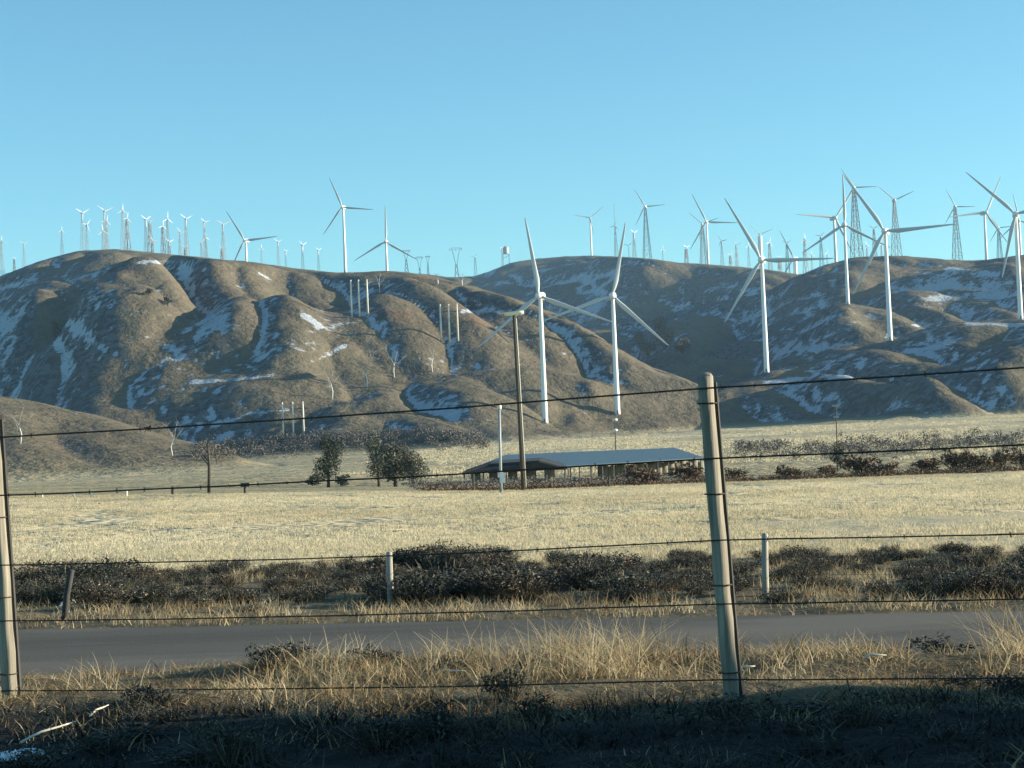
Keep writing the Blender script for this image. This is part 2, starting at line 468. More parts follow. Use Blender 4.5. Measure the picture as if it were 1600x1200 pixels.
M['palebark'] = simple('pale_bark', (0.62, 0.60, 0.54), (0.78, 0.76, 0.70), 0.6, 0.8)
M['greybark'] = simple('grey_limb_bark', (0.28, 0.26, 0.22), (0.42, 0.39, 0.34), 0.6, 0.85)
M['snow'] = simple('snow', (0.74, 0.77, 0.80), (0.84, 0.86, 0.88), 4, 0.7, bmp=0.02)
M['stick'] = simple('bleached_stick', (0.55, 0.50, 0.40), (0.70, 0.64, 0.53), 12, 0.8)
M['grass'] = leaf_mat('dry_grass', [(0.0, (0.10, 0.066, 0.036)), (0.35, (0.26, 0.185, 0.10)), (0.7, (0.45, 0.35, 0.20)), (1.0, (0.62, 0.52, 0.34))], trans=0.4)
M['fieldgrass'] = leaf_mat('field_grass', [(0.0, (0.36, 0.29, 0.175)), (0.5, (0.58, 0.49, 0.315)), (1.0, (0.69, 0.60, 0.41))], trans=0.45)
M['sage'] = leaf_mat('sagebrush_leaf', [(0.0, (0.016, 0.018, 0.017)), (0.5, (0.048, 0.050, 0.042)), (0.85, (0.12, 0.116, 0.09)), (1.0, (0.34, 0.29, 0.19))])
M['brown'] = leaf_mat('brown_brush_twigs', [(0.0, (0.035, 0.024, 0.016)), (0.5, (0.10, 0.066, 0.043)), (1.0, (0.23, 0.16, 0.105))])
M['darkbrown'] = leaf_mat('dark_brown_brush', [(0.0, (0.020, 0.017, 0.014)), (0.5, (0.060, 0.048, 0.036)), (0.85, (0.15, 0.12, 0.085)), (1.0, (0.34, 0.28, 0.19))])
M['purple'] = leaf_mat('bare_brush_twigs', [(0.0, (0.05, 0.043, 0.041)), (0.5, (0.11, 0.096, 0.086)), (1.0, (0.20, 0.175, 0.14))])
M['green'] = leaf_mat('dark_evergreen_leaf', [(0.0, (0.018, 0.025, 0.020)), (0.5, (0.042, 0.052, 0.036)), (1.0, (0.095, 0.10, 0.065))])
M['olive'] = leaf_mat('olive_leaf', [(0.0, (0.055, 0.058, 0.045)), (0.5, (0.115, 0.115, 0.086)), (1.0, (0.21, 0.20, 0.145))])
M['tan'] = leaf_mat('tan_oak_twigs', [(0.0, (0.06, 0.05, 0.035)), (0.5, (0.125, 0.10, 0.068)), (1.0, (0.21, 0.17, 0.115))])

# ------------------------------------------------------------------ mesh helpers
def mesh_obj(name, verts, faces, mat, parent=None, smooth=False, attrs=None, loc=None):
    me = bpy.data.meshes.new(name)
    v = np.asarray(verts, dtype=np.float32)
    if isinstance(faces, np.ndarray):
        nf, k = faces.shape
        me.vertices.add(len(v)); me.vertices.foreach_set('co', v.ravel())
        me.loops.add(nf * k); me.loops.foreach_set('vertex_index', faces.astype(np.int32).ravel())
        me.polygons.add(nf)
        me.polygons.foreach_set('loop_start', np.arange(0, nf * k, k, dtype=np.int32))
        me.polygons.foreach_set('loop_total', np.full(nf, k, dtype=np.int32))
        me.update(calc_edges=True)
    else:
        me.from_pydata(v.tolist(), [], faces)
    if attrs:
        for an, av in attrs.items():
            a = me.attributes.new(an, 'FLOAT', 'POINT')
            a.data.foreach_set('value', np.asarray(av, dtype=np.float32).ravel())
    if smooth:
        me.polygons.foreach_set('use_smooth', np.ones(len(me.polygons), dtype=bool))
    me.materials.append(mat)
    o = bpy.data.objects.new(name, me)
    col.objects.link(o)
    if parent:
        o.parent = parent
    if loc is not None:
        o.location = loc
    return o

def share(name, me, parent=None, loc=(0, 0, 0), rot=(0, 0, 0), scale=(1, 1, 1)):
    o = bpy.data.objects.new(name, me)
    col.objects.link(o)
    o.parent = parent
    o.location = loc; o.rotation_euler = rot; o.scale = scale
    return o

def tag(o, label, cat=None, group=None, kind=None):
    o['label'] = label
    if cat: o['category'] = cat
    if group: o['group'] = group
    if kind: o['kind'] = kind
    return o

def empty(name, loc, rotz=0.0):
    o = bpy.data.objects.new(name, None)
    o.empty_display_size = 0.2
    col.objects.link(o)
    o.location = loc
    o.rotation_euler = (0, 0, rotz)
    return o

class MB:
    def __init__(self):
        self.v = []; self.f = []
    def box(self, lo, hi):
        b = len(self.v)
        for z in (lo[2], hi[2]):
            self.v += [(lo[0], lo[1], z), (hi[0], lo[1], z), (hi[0], hi[1], z), (lo[0], hi[1], z)]
        self.f += [(b, b + 3, b + 2, b + 1), (b + 4, b + 5, b + 6, b + 7)]
        for k in range(4):
            j = (k + 1) % 4
            self.f.append((b + k, b + j, b + 4 + j, b + 4 + k))
    def tube(self, pts, radii, n=8, cap=True):
        pts = [Vector(p) for p in pts]
        b0 = len(self.v)
        ref = None
        for i, p in enumerate(pts):
            t = (pts[min(i + 1, len(pts) - 1)] - pts[max(i - 1, 0)]).normalized()
            if ref is None:
                ref = Vector((0, 1, 0)) if abs(t.y) < 0.8 else Vector((1, 0, 0))
            a = (ref - t * ref.dot(t)).normalized(); c = t.cross(a); ref = a
            for k in range(n):
                th = 2 * math.pi * (k + 0.5) / n
                self.v.append(tuple(p + (a * math.cos(th) + c * math.sin(th)) * radii[i]))
        for i in range(len(pts) - 1):
            for k in range(n):
                j = (k + 1) % n
                self.f.append((b0 + i * n + k, b0 + i * n + j, b0 + (i + 1) * n + j, b0 + (i + 1) * n + k))
        if cap:
            self.f.append(tuple(b0 + k for k in reversed(range(n))))
            e = b0 + (len(pts) - 1) * n
            self.f.append(tuple(e + k for k in range(n)))
    def bar(self, a, b, r):
        self.tube([a, b], [r, r], 4)
    def lathe(self, prof, n=16, axis='Z'):
        b0 = len(self.v)
        for r, h in prof:
            for k in range(n):
                th = 2 * math.pi * k / n
                p = (r * math.cos(th), r * math.sin(th), h)
                self.v.append(p if axis == 'Z' else (p[0], -p[2], p[1]))
        for i in range(len(prof) - 1):
            for k in range(n):
                j = (k + 1) % n
                self.f.append((b0 + i * n + k, b0 + i * n + j, b0 + (i + 1) * n + j, b0 + (i + 1) * n + k))
        self.f.append(tuple(b0 + k for k in reversed(range(n))))
        e = b0 + (len(prof) - 1) * n
        self.f.append(tuple(e + k for k in range(n)))
    def obj(self, name, mat, parent=None, smooth=False, loc=None):
        return mesh_obj(name, self.v, self.f, mat, parent, smooth, loc=loc)
    def mesh(self, name, mat, smooth=False):
        me = bpy.data.meshes.new(name)
        me.from_pydata(self.v, [], self.f)
        if smooth:
            for p in me.polygons: p.use_smooth = True
        me.materials.append(mat)
        return me

# ------------------------------------------------------------------ far terrain sheet
us = np.linspace(-0.46, 0.46, 640)
us = np.concatenate([[-0.9, -0.75, -0.6, -0.52], us, [0.52, 0.6, 0.75, 0.9]])
ys = np.concatenate([np.geomspace(60, 700, 150), np.geomspace(702.5, 3700, 560), np.geomspace(3760, 12000, 24)])
U, Y = np.meshgrid(us, ys)
X = U * Y
Z = ground(X, Y)
B = base_z(X, Y)
zu = np.gradient(Z, us, axis=1); zd = np.gradient(Z, ys, axis=0)
zx = zu / Y; zy = zd - U * zx
nl = 1 / np.sqrt(1 + zx * zx + zy * zy)
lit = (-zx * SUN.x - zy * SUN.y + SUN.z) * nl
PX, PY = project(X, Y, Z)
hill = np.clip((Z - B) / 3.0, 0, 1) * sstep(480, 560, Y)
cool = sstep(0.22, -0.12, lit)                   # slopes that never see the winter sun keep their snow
pat = fbm(X / 70, Y / 110, 4, 71)
lap = np.gradient(zx, us, axis=1) / Y + np.gradient(zy, ys, axis=0)
hollow = np.clip(lap * 28, -1, 1)
snow = hill * (cool * (0.53 - 0.10 * sstep(600, 900, PX) + 0.34 * pat + 0.22 * hollow) + 0.10 * pat + 0.20 * np.clip(hollow, 0, 1) - 0.10)
def seg_dist(px, py, pts):
    best = np.full(px.shape, 1e9)
    for (ax, ay), (bx, by) in zip(pts[:-1], pts[1:]):
        vx, vy = bx - ax, by - ay
        t = np.clip(((px - ax) * vx + (py - ay) * vy) / (vx * vx + vy * vy), 0, 1)
        best = np.minimum(best, np.hypot(px - ax - t * vx, (py - ay - t * vy)))
    return best
# snow lying in wheel tracks and cut banks
TRACKS = [([(1425, 548), (1470, 540), (1502, 530)], 4), ([(1385, 528), (1392, 512), (1440, 508)], 2.5), ([(1510, 506), (1600, 508)], 3), ([(300, 597), (350, 594), (400, 590), (428, 586)], 3), ([(720, 487), (760, 484), (790, 489)], 3.5), ([(1195, 598), (1260, 590), (1330, 588)], 3), ([(1390, 575), (1430, 566)], 3), ([(1100, 455), (1150, 446)], 3), ([(1095, 470), (1155, 464)], 3), ([(1430, 450), (1460, 447), (1500, 440)], 3), ([(880, 553), (905, 547)], 3), ([(330, 665), (390, 648), (450, 640)], 2.5), ([(395, 425), (420, 436)], 3), ([(920, 550), (930, 556), (930, 562)], 3), ([(1420, 470), (1480, 466)], 4), ([(1480, 420), (1560, 430)], 4), ([(215, 410), (300, 408)], 2), ([(470, 490), (500, 510)], 4), ([(500, 560), (540, 540)], 3)]
for pts, w in TRACKS:
    dd = seg_dist(PX, PY, pts)
    snow = np.maximum(snow, hill * 1.35 * np.clip(1.4 - dd / w, 0, 1) * (0.66 + 0.9 * noise(X / 22, Y / 40, 77)))
for cx, cy, rx, ry, a in [(520, 505, 55, 22, 0.42), (400, 540, 40, 10, 0.15), (1550, 455, 50, 22, 0.4), (1470, 470, 55, 30, 0.3), (470, 540, 40, 12, 0.3), (290, 570, 30, 18, 0.3), (340, 510, 50, 22, 0.35), (1480, 435, 30, 16, 0.4), (1330, 500, 40, 30, 0.25), (680, 560, 60, 20, 0.15), (1560, 610, 60, 28, 0.2), (1280, 615, 60, 22, 0.2), (560, 480, 20, 8, 0.2), (200, 600, 60, 14, 0.2), (1250, 540, 40, 18, 0.3)]:
    snow = snow + hill * a * np.exp(-(((PX - cx) / rx) ** 2 + ((PY - cy) / ry) ** 2))
red = np.zeros_like(Z)
for cx, cy, rx, ry in [(130, 690, 55, 10), (545, 492, 20, 6), (620, 490, 45, 10), (1370, 455, 26, 12), (690, 485, 40, 12), (1440, 425, 40, 6), (660, 430, 20, 8), (745, 500, 30, 10)]:
    red = np.maximum(red, np.exp(-(((PX - cx) / rx) ** 2 + ((PY - cy) / ry) ** 2)) * np.clip(0.7 + noise(X / 25, Y / 25, 79), 0, 1))
scrub_shade = hill * np.clip(cool * (0.95 + 0.3 * pat) + 0.05, 0, 1)  # scrub and painted shade on slopes turned from the sun
pale = np.maximum((1 - sstep(110, 150, Y)), 0.75 * sstep(330, 470, Y) * sstep(560, 800, PX) + 0.35 * sstep(300, 420, Y) * (1 - sstep(560, 800, PX))) * (1 - hill) * np.clip(0.9 + 0.5 * fbm(X / 40, Y / 90, 3, 81), 0.3, 1)
nv_, nu_ = Z.shape
idx = np.arange(nv_ * nu_).reshape(nv_, nu_)
quads = np.stack([idx[:-1, :-1], idx[:-1, 1:], idx[1:, 1:], idx[1:, :-1]], -1).reshape(-1, 4)
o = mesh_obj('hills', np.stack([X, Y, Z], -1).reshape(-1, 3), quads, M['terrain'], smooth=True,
             attrs={'hill': hill, 'snow': snow, 'red': red, 'scrub': scrub_shade, 'pale': pale})
tag(o, 'brown grassy hills with snow on their shaded slopes and the pale flat field below them', 'hills', kind='structure')

# ------------------------------------------------------------------ near ground
xs = np.unique(np.concatenate([np.linspace(-62, -9, 70), np.linspace(-9, 12, 190), np.linspace(12, 62, 70)]))
yn = np.unique(np.concatenate([np.linspace(-40, 2, 40), np.linspace(2, 16, 140), np.linspace(16, 60, 120)]))
XX, YY = np.meshgrid(xs, yn)
ZZ = base_z(XX, YY)
VV = YY + SKEW * XX
pn = sstep(37, 41, VV + 1.5 * noise(XX / 4, YY / 4, 91))
idx = np.arange(XX.size).reshape(XX.shape)
quads = np.stack([idx[:-1, :-1], idx[:-1, 1:], idx[1:, 1:], idx[1:, :-1]], -1).reshape(-1, 4)
o = mesh_obj('ground', np.stack([XX, YY, ZZ], -1).reshape(-1, 3), quads, M['verge'], smooth=True, attrs={'pale': pn, 'strip_shade': 1 - sstep(8.0, 8.9, VV + 0.5 * fbm(XX / 0.8, YY / 0.8, 3, 93))})  # second mask marks the strip whose shade is painted in
tag(o, 'rough bare earth verge on both sides of the side road', 'ground', kind='structure')

# side road beyond the fence, a slab with thin edges lying on the ground
def slab(name, v0, v1, x0, x1, z, mat, label):
    n = 60
    vs, fs = [], []
    for i in range(n + 1):
        x = x0 + (x1 - x0) * i / n
        w0 = 0.12 * float(noise(x / 1.7, 3.3, 95)); w1 = 0.12 * float(noise(x / 1.7, 8.3, 96))
        for k, (v, zz) in enumerate(((v0 - 0.06, z - 0.08), (v0, z), ((v0 + v1) / 2, z + 0.05), (v1, z), (v1 + 0.06, z - 0.08))):
            w = w0 if k < 2 else (w1 if k > 2 else 0)
            vs.append((x, v + w - SKEW * x, zz))
    for i in range(n):
        for k in range(4):
            a = i * 5 + k
            fs.append((a, a + 5, a + 6, a + 1))
    return tag(mesh_obj(name, vs, fs, mat), label, 'road', kind='structure')
slab('side_road', 14.9, 24.5, -60, 60, CAMZ - 2.20, M['asphalt'], 'grey asphalt side road running behind the wire fence')
slab('highway', -12, 2.1, -60, 60, CAMZ - 1.26, M['asphalt'], 'asphalt highway the picture is taken from')

# ------------------------------------------------------------------ vegetation builders (numpy)
rng = np.random.default_rng(5)

def blades(px, py, pz, h, w, lean, shade, seg=2, spread=0.0):
    """one bent tapering blade per row; returns verts, quad faces, shade"""
    n = len(px)
    th = rng.uniform(0, 2 * np.pi, n)
    fx, fy = np.cos(th), np.sin(th)
    la = rng.uniform(0, 2 * np.pi, n)
    lx, ly = np.cos(la) * lean, np.sin(la) * lean
    V = np.zeros((n, 2 * (seg + 1), 3)); 
    for k in range(seg + 1):
        t = k / seg
        ww = w * (1 - 0.85 * t) * 0.5
        cx = px + lx * t * t; cy = py + ly * t * t; cz = pz + h * t * (1 - 0.18 * t * np.clip(lean / np.maximum(h, 1e-3), 0, 2))
        V[:, 2 * k] = np.stack([cx - fx * ww, cy - fy * ww, cz], -1)
        V[:, 2 * k + 1] = np.stack([cx + fx * ww, cy + fy * ww, cz], -1)
    b = (np.arange(n) * 2 * (seg + 1))[:, None]
    fs = np.concatenate([b + np.array([[2 * k, 2 * k + 1, 2 * k + 3, 2 * k + 2]]) for k in range(seg)], 1).reshape(-1, 4)
    sh = np.repeat(shade, 2 * (seg + 1))
    return V.reshape(-1, 3), fs, sh

def tufts(cx, cy, cz, nb, hmin, hmax, rad, wid, sh_mu, sh_sd, seg=2, lean=0.5, bl_sd=0.12):
    n = len(cx)
    rep = lambda a: np.repeat(a, nb)
    hs = rep(rng.uniform(hmin, hmax, n)) * rng.uniform(0.55, 1.1, n * nb)
    ang = rng.uniform(0, 2 * np.pi, n * nb); rr = rad * np.sqrt(rng.uniform(0, 1, n * nb))
    mu = rep(np.broadcast_to(sh_mu, (n,)) + rng.normal(0, sh_sd, n))
    shade = np.clip(mu + rng.normal(0, bl_sd, n * nb), 0, 1)
    return blades(rep(cx) + rr * np.cos(ang), rep(cy) + rr * np.sin(ang), rep(cz) - 0.03, hs, wid * rng.uniform(0.6, 1.4, n * nb), hs * rng.uniform(0.1, lean * 2, n * nb), shade, seg)

def stack(parts):
    vs, fs, sh, b = [], [], [], 0
    for v, f, s in parts:
        vs.append(v); fs.append(f + b); sh.append(s); b += len(v)
    return np.concatenate(vs), np.concatenate(fs), np.concatenate(sh)

def leaf_cloud(centres, radii, n, size, sh_lo=0.0, sh_hi=1.0, flat=1.0, inner=0.35):
    """leaf-sized quads spread through several lobes"""
    c = np.asarray(centres, float); r = np.asarray(radii, float)
    wts = r[:, 0] * r[:, 1] * r[:, 2]
    w = rng.choice(len(c), n, p=wts / wts.sum())
    d = rng.normal(size=(n, 3)); d /= np.linalg.norm(d, axis=1)[:, None]
    rad = rng.uniform(inner, 1, n) ** 0.6
    rad *= 1 + 0.22 * np.sin(d[:, 0] * 7 + w) * np.cos(d[:, 2] * 6 + w * 2)
    p = c[w] + d * r[w] * rad[:, None]
    a = rng.normal(size=(n, 3)); a /= np.linalg.norm(a, axis=1)[:, None]
    b = np.cross(a, rng.normal(size=(n, 3))); b /= np.linalg.norm(b, axis=1)[:, None]
    s = size * rng.uniform(0.5, 1.4, n)[:, None]
    a *= s; b *= s * 0.55
    V = np.stack([p - a, p + b * 0.8, p + a, p - b * 0.8], 1).reshape(-1, 3)
    f = np.arange(n * 4).reshape(n, 4)
    lobe = rng.uniform(-0.15, 0.15, len(c))
    sh = np.clip(rng.uniform(sh_lo, sh_hi, n) + lobe[w], 0, 1)
    return V, f, np.repeat(sh, 4)

def twig_fan(n, h, w, wid, sh_lo, sh_hi, seg=3):
    """a bush of thin stems fanning out from the base"""
    th = rng.uniform(0, 2 * np.pi, n); sp = np.sqrt(rng.uniform(0.0, 1, n)) * w
    hh = h * rng.uniform(0.45, 1.0, n) * (1 - 0.35 * (sp / w) ** 2)
    bx, by = np.cos(th) * sp * 0.25, np.sin(th) * sp * 0.25
    fx, fy = -np.sin(th + rng.uniform(-1, 1, n)), np.cos(th + rng.uniform(-1, 1, n))
    V = np.zeros((n, 2 * (seg + 1), 3))
    wob = rng.uniform(-0.12, 0.12, (n, seg + 1)) * h
    for k in range(seg + 1):
        t = k / seg
        ww = wid * (1 - 0.7 * t)
        cx = bx + np.cos(th) * sp * 0.75 * t ** 1.3 + wob[:, k] * t; cy = by + np.sin(th) * sp * 0.75 * t ** 1.3 - wob[:, k] * t * 0.7
        V[:, 2 * k] = np.stack([cx - fx * ww, cy - fy * ww, hh * t - 0.04], -1)
        V[:, 2 * k + 1] = np.stack([cx + fx * ww, cy + fy * ww, hh * t - 0.04], -1)
    b = (np.arange(n) * 2 * (seg + 1))[:, None]
    fs = np.concatenate([b + np.array([[2 * k, 2 * k + 1, 2 * k + 3, 2 * k + 2]]) for k in range(seg)], 1).reshape(-1, 4)
    return V.reshape(-1, 3), fs, np.repeat(rng.uniform(sh_lo, sh_hi, n), 2 * (seg + 1))

def veg_mesh(name, parts, mat):
    v, f, s = stack(parts)
    o = mesh_obj(name, v, f, mat, attrs={'shade': s})
    return o

def bush_mesh(name, mat, w, h, leaves, size, twigs, twid, lo=0.0, hi=0.9):
    lobes, rads = [], []
    for _ in range(7):
        a = rng.uniform(0, 2 * np.pi); q = rng.uniform(0.1, 0.62) * w
        hh = rng.uniform(0.35, 0.75) * h
        lobes.append((q * math.cos(a), q * math.sin(a), hh)); rads.append((rng.uniform(0.22, 0.42) * w, rng.uniform(0.22, 0.42) * w, rng.uniform(0.22, 0.36) * h))
    parts = [leaf_cloud(lobes, rads, leaves, size, lo, hi, inner=0.2), twig_fan(twigs, h * 1.08, w, twid, 0.2, 1.0)]
    v, f, s = stack(parts)
    me = bpy.data.meshes.new(name)
    o = mesh_obj(name, v, f, M[mat], attrs={'shade': s})
    me = o.data
    bpy.data.objects.remove(o)
    return me

# ------------------------------------------------------------------ field of dry grass
def frustum_points(n, y0, y1, margin=0.33, power=1.0):
    y = y0 + (y1 - y0) * rng.uniform(0, 1, n) ** power
    x = rng.uniform(-margin, margin, n) * y
    return x, y
fx_, fy_ = frustum_points(80000, 36, 134, 0.33, 0.9)
fv = fy_ + SKEW * fx_ * (1 - sstep(45, 100, fy_))
keep = (fv > 38.5 + 2.5 * noise(fx_ / 5, fy_ / 5, 101)) & (fbm(fx_ / 7, fy_ / 16, 3, 105) + rng.uniform(-0.2, 0.2, len(fx_)) > -0.50) & (np.abs(fy_ - 74 - 5 * np.sin(fx_ / 9)) > 0.55)
fx_, fy_ = fx_[keep], fy_[keep]
fz_ = ground(fx_, fy_)
mu = 0.56 + 0.40 * fbm(fx_ / 16, fy_ / 20, 3, 103) + 0.22 * noise(fx_ / 30, fy_ / 5, 107)
v, f, s = tufts(fx_, fy_, fz_, 6, 0.06, 0.17, 0.36, 0.030, mu, 0.02, 1, 0.7, 0.05)
o = mesh_obj('field_grass', v, f, M['fieldgrass'], attrs={'shade': s})
tag(o, 'pale dry grass covering the flat field beyond the scrub bank', 'grass', kind='stuff')

yp = rng.uniform(300, 800, 34000); xp = rng.uniform(-0.30, 0.34, 34000) * yp
kp = (xp / yp > -0.06 + 0.05 * noise(xp / 60, yp / 60, 131)) & (fbm(xp / 50, yp / 90, 3, 133) > -0.25)
xp, yp = xp[kp], yp[kp]
zp = ground(xp, yp)
kp = zp - base_z(xp, yp) < 1.0
v, f, s = tufts(xp[kp], yp[kp], zp[kp], 3, 0.2, 0.5, 1.2, 0.30, 0.6, 0.08, 1, 0.5)
tag(mesh_obj('far_field_grass', v, f, M['fieldgrass'], attrs={'shade': s}), 'bright dry grass on the far field at the foot of the right hills', 'grass', kind='stuff')

# ------------------------------------------------------------------ verge grass between highway and side road
def verge_tufts():
    parts = []
    n = 9000
    y = rng.uniform(5.2, 15.2, n); x = rng.uniform(-0.36, 0.36, n) * y
    v_ = y + SKEW * x
    den = 0.75 + 0.9 * fbm(x / 0.9, y / 0.9, 3, 111)
    den *= np.where(v_ < 8.6, 0.3, 0.9) * np.where(v_ > 13.2, 0.3, 1.0)
    k = (rng.uniform(0, 1, n) < den) & (v_ < 14.7)
    x, y, v_ = x[k], y[k], v_[k]
    z = base_z(x, y)
    tall = np.clip(0.5 + 0.9 * fbm(x / 1.6, y / 1.6, 2, 113), 0.1, 1.3)
    mu = 0.40 + 0.42 * fbm(x / 0.8, y / 0.8, 2, 115)
    for lo, hi, a, b, nb in ((0, 0.35, 0.025, 0.06, 9), (0.35, 0.75, 0.04, 0.11, 11), (0.75, 2, 0.07, 0.18, 12)):
        q = (tall >= lo) & (tall < hi)
        parts.append(tufts(x[q], y[q], z[q], nb, a, b, 0.11, 0.010, mu[q], 0.14, 3, 0.75))
    # flattened dead grass lying between the clumps
    n3 = 5200
    yl = rng.uniform(5.2, 14.6, n3); xl = rng.uniform(-0.36, 0.36, n3) * yl
    kl = (yl + SKEW * xl < 14.6) & (yl + SKEW * xl > 8.3)
    xl, yl = xl[kl], yl[kl]
    parts.append(tufts(xl, yl, base_z(xl, yl) + 0.02, 9, 0.02, 0.07, 0.14, 0.007, 0.5 + 0.3 * fbm(xl / 0.6, yl / 0.6, 2, 117), 0.18, 2, 3.2))
    # tall pale stalks standing against the road
    for cx, cy, rad, n2, h in ((150, 1050, 34, 18, 0.22), (70, 1062, 45, 14, 0.15), (240, 1070, 40, 10, 0.14), (850, 1010, 90, 50, 0.36), (950, 1000, 70, 46, 0.38), (700, 1030, 120, 44, 0.24), (1060, 1030, 110, 36, 0.26), (1585, 1010, 20, 26, 0.5), (560, 1040, 80, 30, 0.24), (1250, 1040, 100, 28, 0.2), (1370, 1035, 60, 20, 0.22), (480, 1045, 50, 20, 0.26)):
        pxs = rng.normal(cx, rad * 0.5, n2); d = rng.uniform(9.4, 11.8, n2)
        us_ = np.array([ray(p, cy)[0] for p in pxs])
        xx, yy = us_ * d, d
        parts.append(tufts(xx, yy, base_z(xx, yy), 14, h * 0.4, h, 0.16, 0.007, 0.66, 0.2, 3, 0.95))
    return parts
vp = verge_tufts()
v, f, s = stack(vp)
o = mesh_obj('verge_grass', v, f, M['grass'], attrs={'shade': s})
tag(o, 'tan dry grass and weeds along the wire fence in front of the side road', 'grass', kind='stuff')

# grass among the scrub beyond the road
n = 9000
y = rng.uniform(24, 46, n); x = rng.uniform(-0.36, 0.36, n) * y
v_ = y + SKEW * x
k = (v_ > 24.9) & (v_ < 42) & (rng.uniform(0, 1, n) < 0.42 + 0.7 * fbm(x / 2, y / 2, 2, 121) + 0.4 * (v_ < 26.8))
x, y = x[k], y[k]; z = base_z(x, y)
v, f, s = tufts(x, y, z, 9, 0.06, 0.26, 0.2, 0.014, 0.62 + 0.3 * fbm(x / 1.5, y / 1.5, 2, 123), 0.14, 2, 0.6)
o = mesh_obj('scrub_bank_grass', v, f, M['grass'], attrs={'shade': s})
tag(o, 'tan dry grass between the dark shrubs on the far side of the side road', 'grass', kind='stuff')

# ------------------------------------------------------------------ wind turbines on tubular towers
def tower_mesh():
    m = MB(); m.lathe([(0.0235, 0.0), (0.0225, 0.02), (0.0205, 0.30), (0.0175, 0.65), (0.0145, 0.97), (0.0150, 0.975), (0.0150, 0.985)], 20)
    return m.mesh('tower', M['white'], True)
def nacelle_mesh():
    m = MB()
    prof = [(-0.030, 0.55), (-0.022, 0.9), (0.02, 1.0), (0.09, 1.0), (0.115, 0.8), (0.12, 0.5)]     # (y along axis, size)
    n = 12
    for y_, s_ in prof:
        for k in range(n):
            th = 2 * math.pi * k / n
            cx = math.copysign(abs(math.cos(th)) ** 0.5, math.cos(th)) * 0.030 * s_
            cz = math.copysign(abs(math.sin(th)) ** 0.5, math.sin(th)) * 0.031 * s_ + 0.004
            m.v.append((cx, y_, cz))
    for i in range(len(prof) - 1):
        for k in range(n):
            j = (k + 1) % n
            m.f.append((i * n + k, (i + 1) * n + k, (i + 1) * n + j, i * n + j))
    m.f.append(tuple(range(n))); m.f.append(tuple(reversed(range((len(prof) - 1) * n, len(prof) * n))))
    return m.mesh('nacelle', M['white'], True)
def hub_mesh():
    m = MB(); m.lathe([(0.026, 0.0), (0.030, 0.012), (0.029, 0.035), (0.023, 0.055), (0.012, 0.068), (0.003, 0.072)], 14, 'Y')
    return m.mesh('hub', M['white'], True)
def blade_mesh(fat=1.0):
    """unit-length blade along +Z, chord along X, thickness along Y"""
    m = MB()
    st = [(0.02, 0.036, 1.0, 0), (0.06, 0.036, 1.0, 5), (0.13, 0.052, 0.55, 16), (0.21, 0.066, 0.32, 14), (0.35, 0.055, 0.24, 10), (0.55, 0.042, 0.2, 7), (0.75, 0.031, 0.18, 4), (0.9, 0.022, 0.16, 2), (0.97, 0.014, 0.16, 1), (1.0, 0.005, 0.2, 0)]
    n = 10
    for z_, ch, th, tw in st:
        for k in range(n):
            a = 2 * math.pi * k / n
            x_ = (math.cos(a) * 0.5 + (0.18 if th < 0.9 else 0.0)) * ch * fat; y_ = math.sin(a) * 0.5 * ch * fat * th * (1 - 0.35 * math.cos(a))
            c_, s_ = math.cos(R(tw)), math.sin(R(tw))
            m.v.append((x_ * c_ - y_ * s_, x_ * s_ + y_ * c_ - 0.03 * z_ * z_, z_))
    for i in range(len(st) - 1):
        for k in range(n):
            j = (k + 1) % n
            m.f.append((i * n + k, i * n + j, (i + 1) * n + j, (i + 1) * n + k))
    m.f.append(tuple(reversed(range(n)))); m.f.append(tuple(range((len(st) - 1) * n, len(st) * n)))
    return m.mesh('blade', M['blade'], True)
def pad_mesh():
    m = MB(); m.lathe([(0.062, -0.03), (0.062, 0.004), (0.056, 0.006)], 20)
    return m.mesh('base_pad', M['palewood'])
TOWER, NAC, HUB, BLADE, PAD = tower_mesh(), nacelle_mesh(), hub_mesh(), blade_mesh(), pad_mesh()
def door_mesh():
    m = MB(); m.box((-0.006, -0.0245, 0.004), (0.006, -0.0215, 0.036))
    return m.mesh('door', M['steel'])
DOOR = door_mesh()

def tube_turbine(label, hub, blade_px, angles, d=None, base=None, behind=1.03, yaw=14, group=None):
    if base is not None:
        b = hit(*base)
    else:
        dd = d if d else skyline_d(hub[0]) * behind
        u, _ = ray(*hub)
        b = Vector((u * dd, dd, float(ground(u * dd, dd))))
    top = at(hub[0], hub[1], b.y)
    H = top.z - b.z
    Rr = blade_px * b.y / F
    ps = R(-yaw)
    # the hub stands in front of the tower, so the tower foot sits a little behind and beside it
    e = empty('wind_turbine', b, ps)
    s = H
    share('tower', TOWER, e, scale=(max(s, 1.55 * Rr) * 1.05, max(s, 1.55 * Rr) * 1.05, s))
    k = Rr * 1.6
    share('nacelle', NAC, e, (0, 0, H), scale=(k, k, k))
    hy = -0.030 * k
    share('hub', HUB, e, (0, hy, H), scale=(k, k, k))
    share('door', DOOR, e, scale=(s * 1.05, s * 1.05, s))
    for a in angles:
        share('blade', BLADE, e, (0, hy - 0.035 * k, H), (0, R(90 - (a - 2.3)), 0), (Rr, Rr, Rr))
    return tag(e, label, 'wind turbine', group)

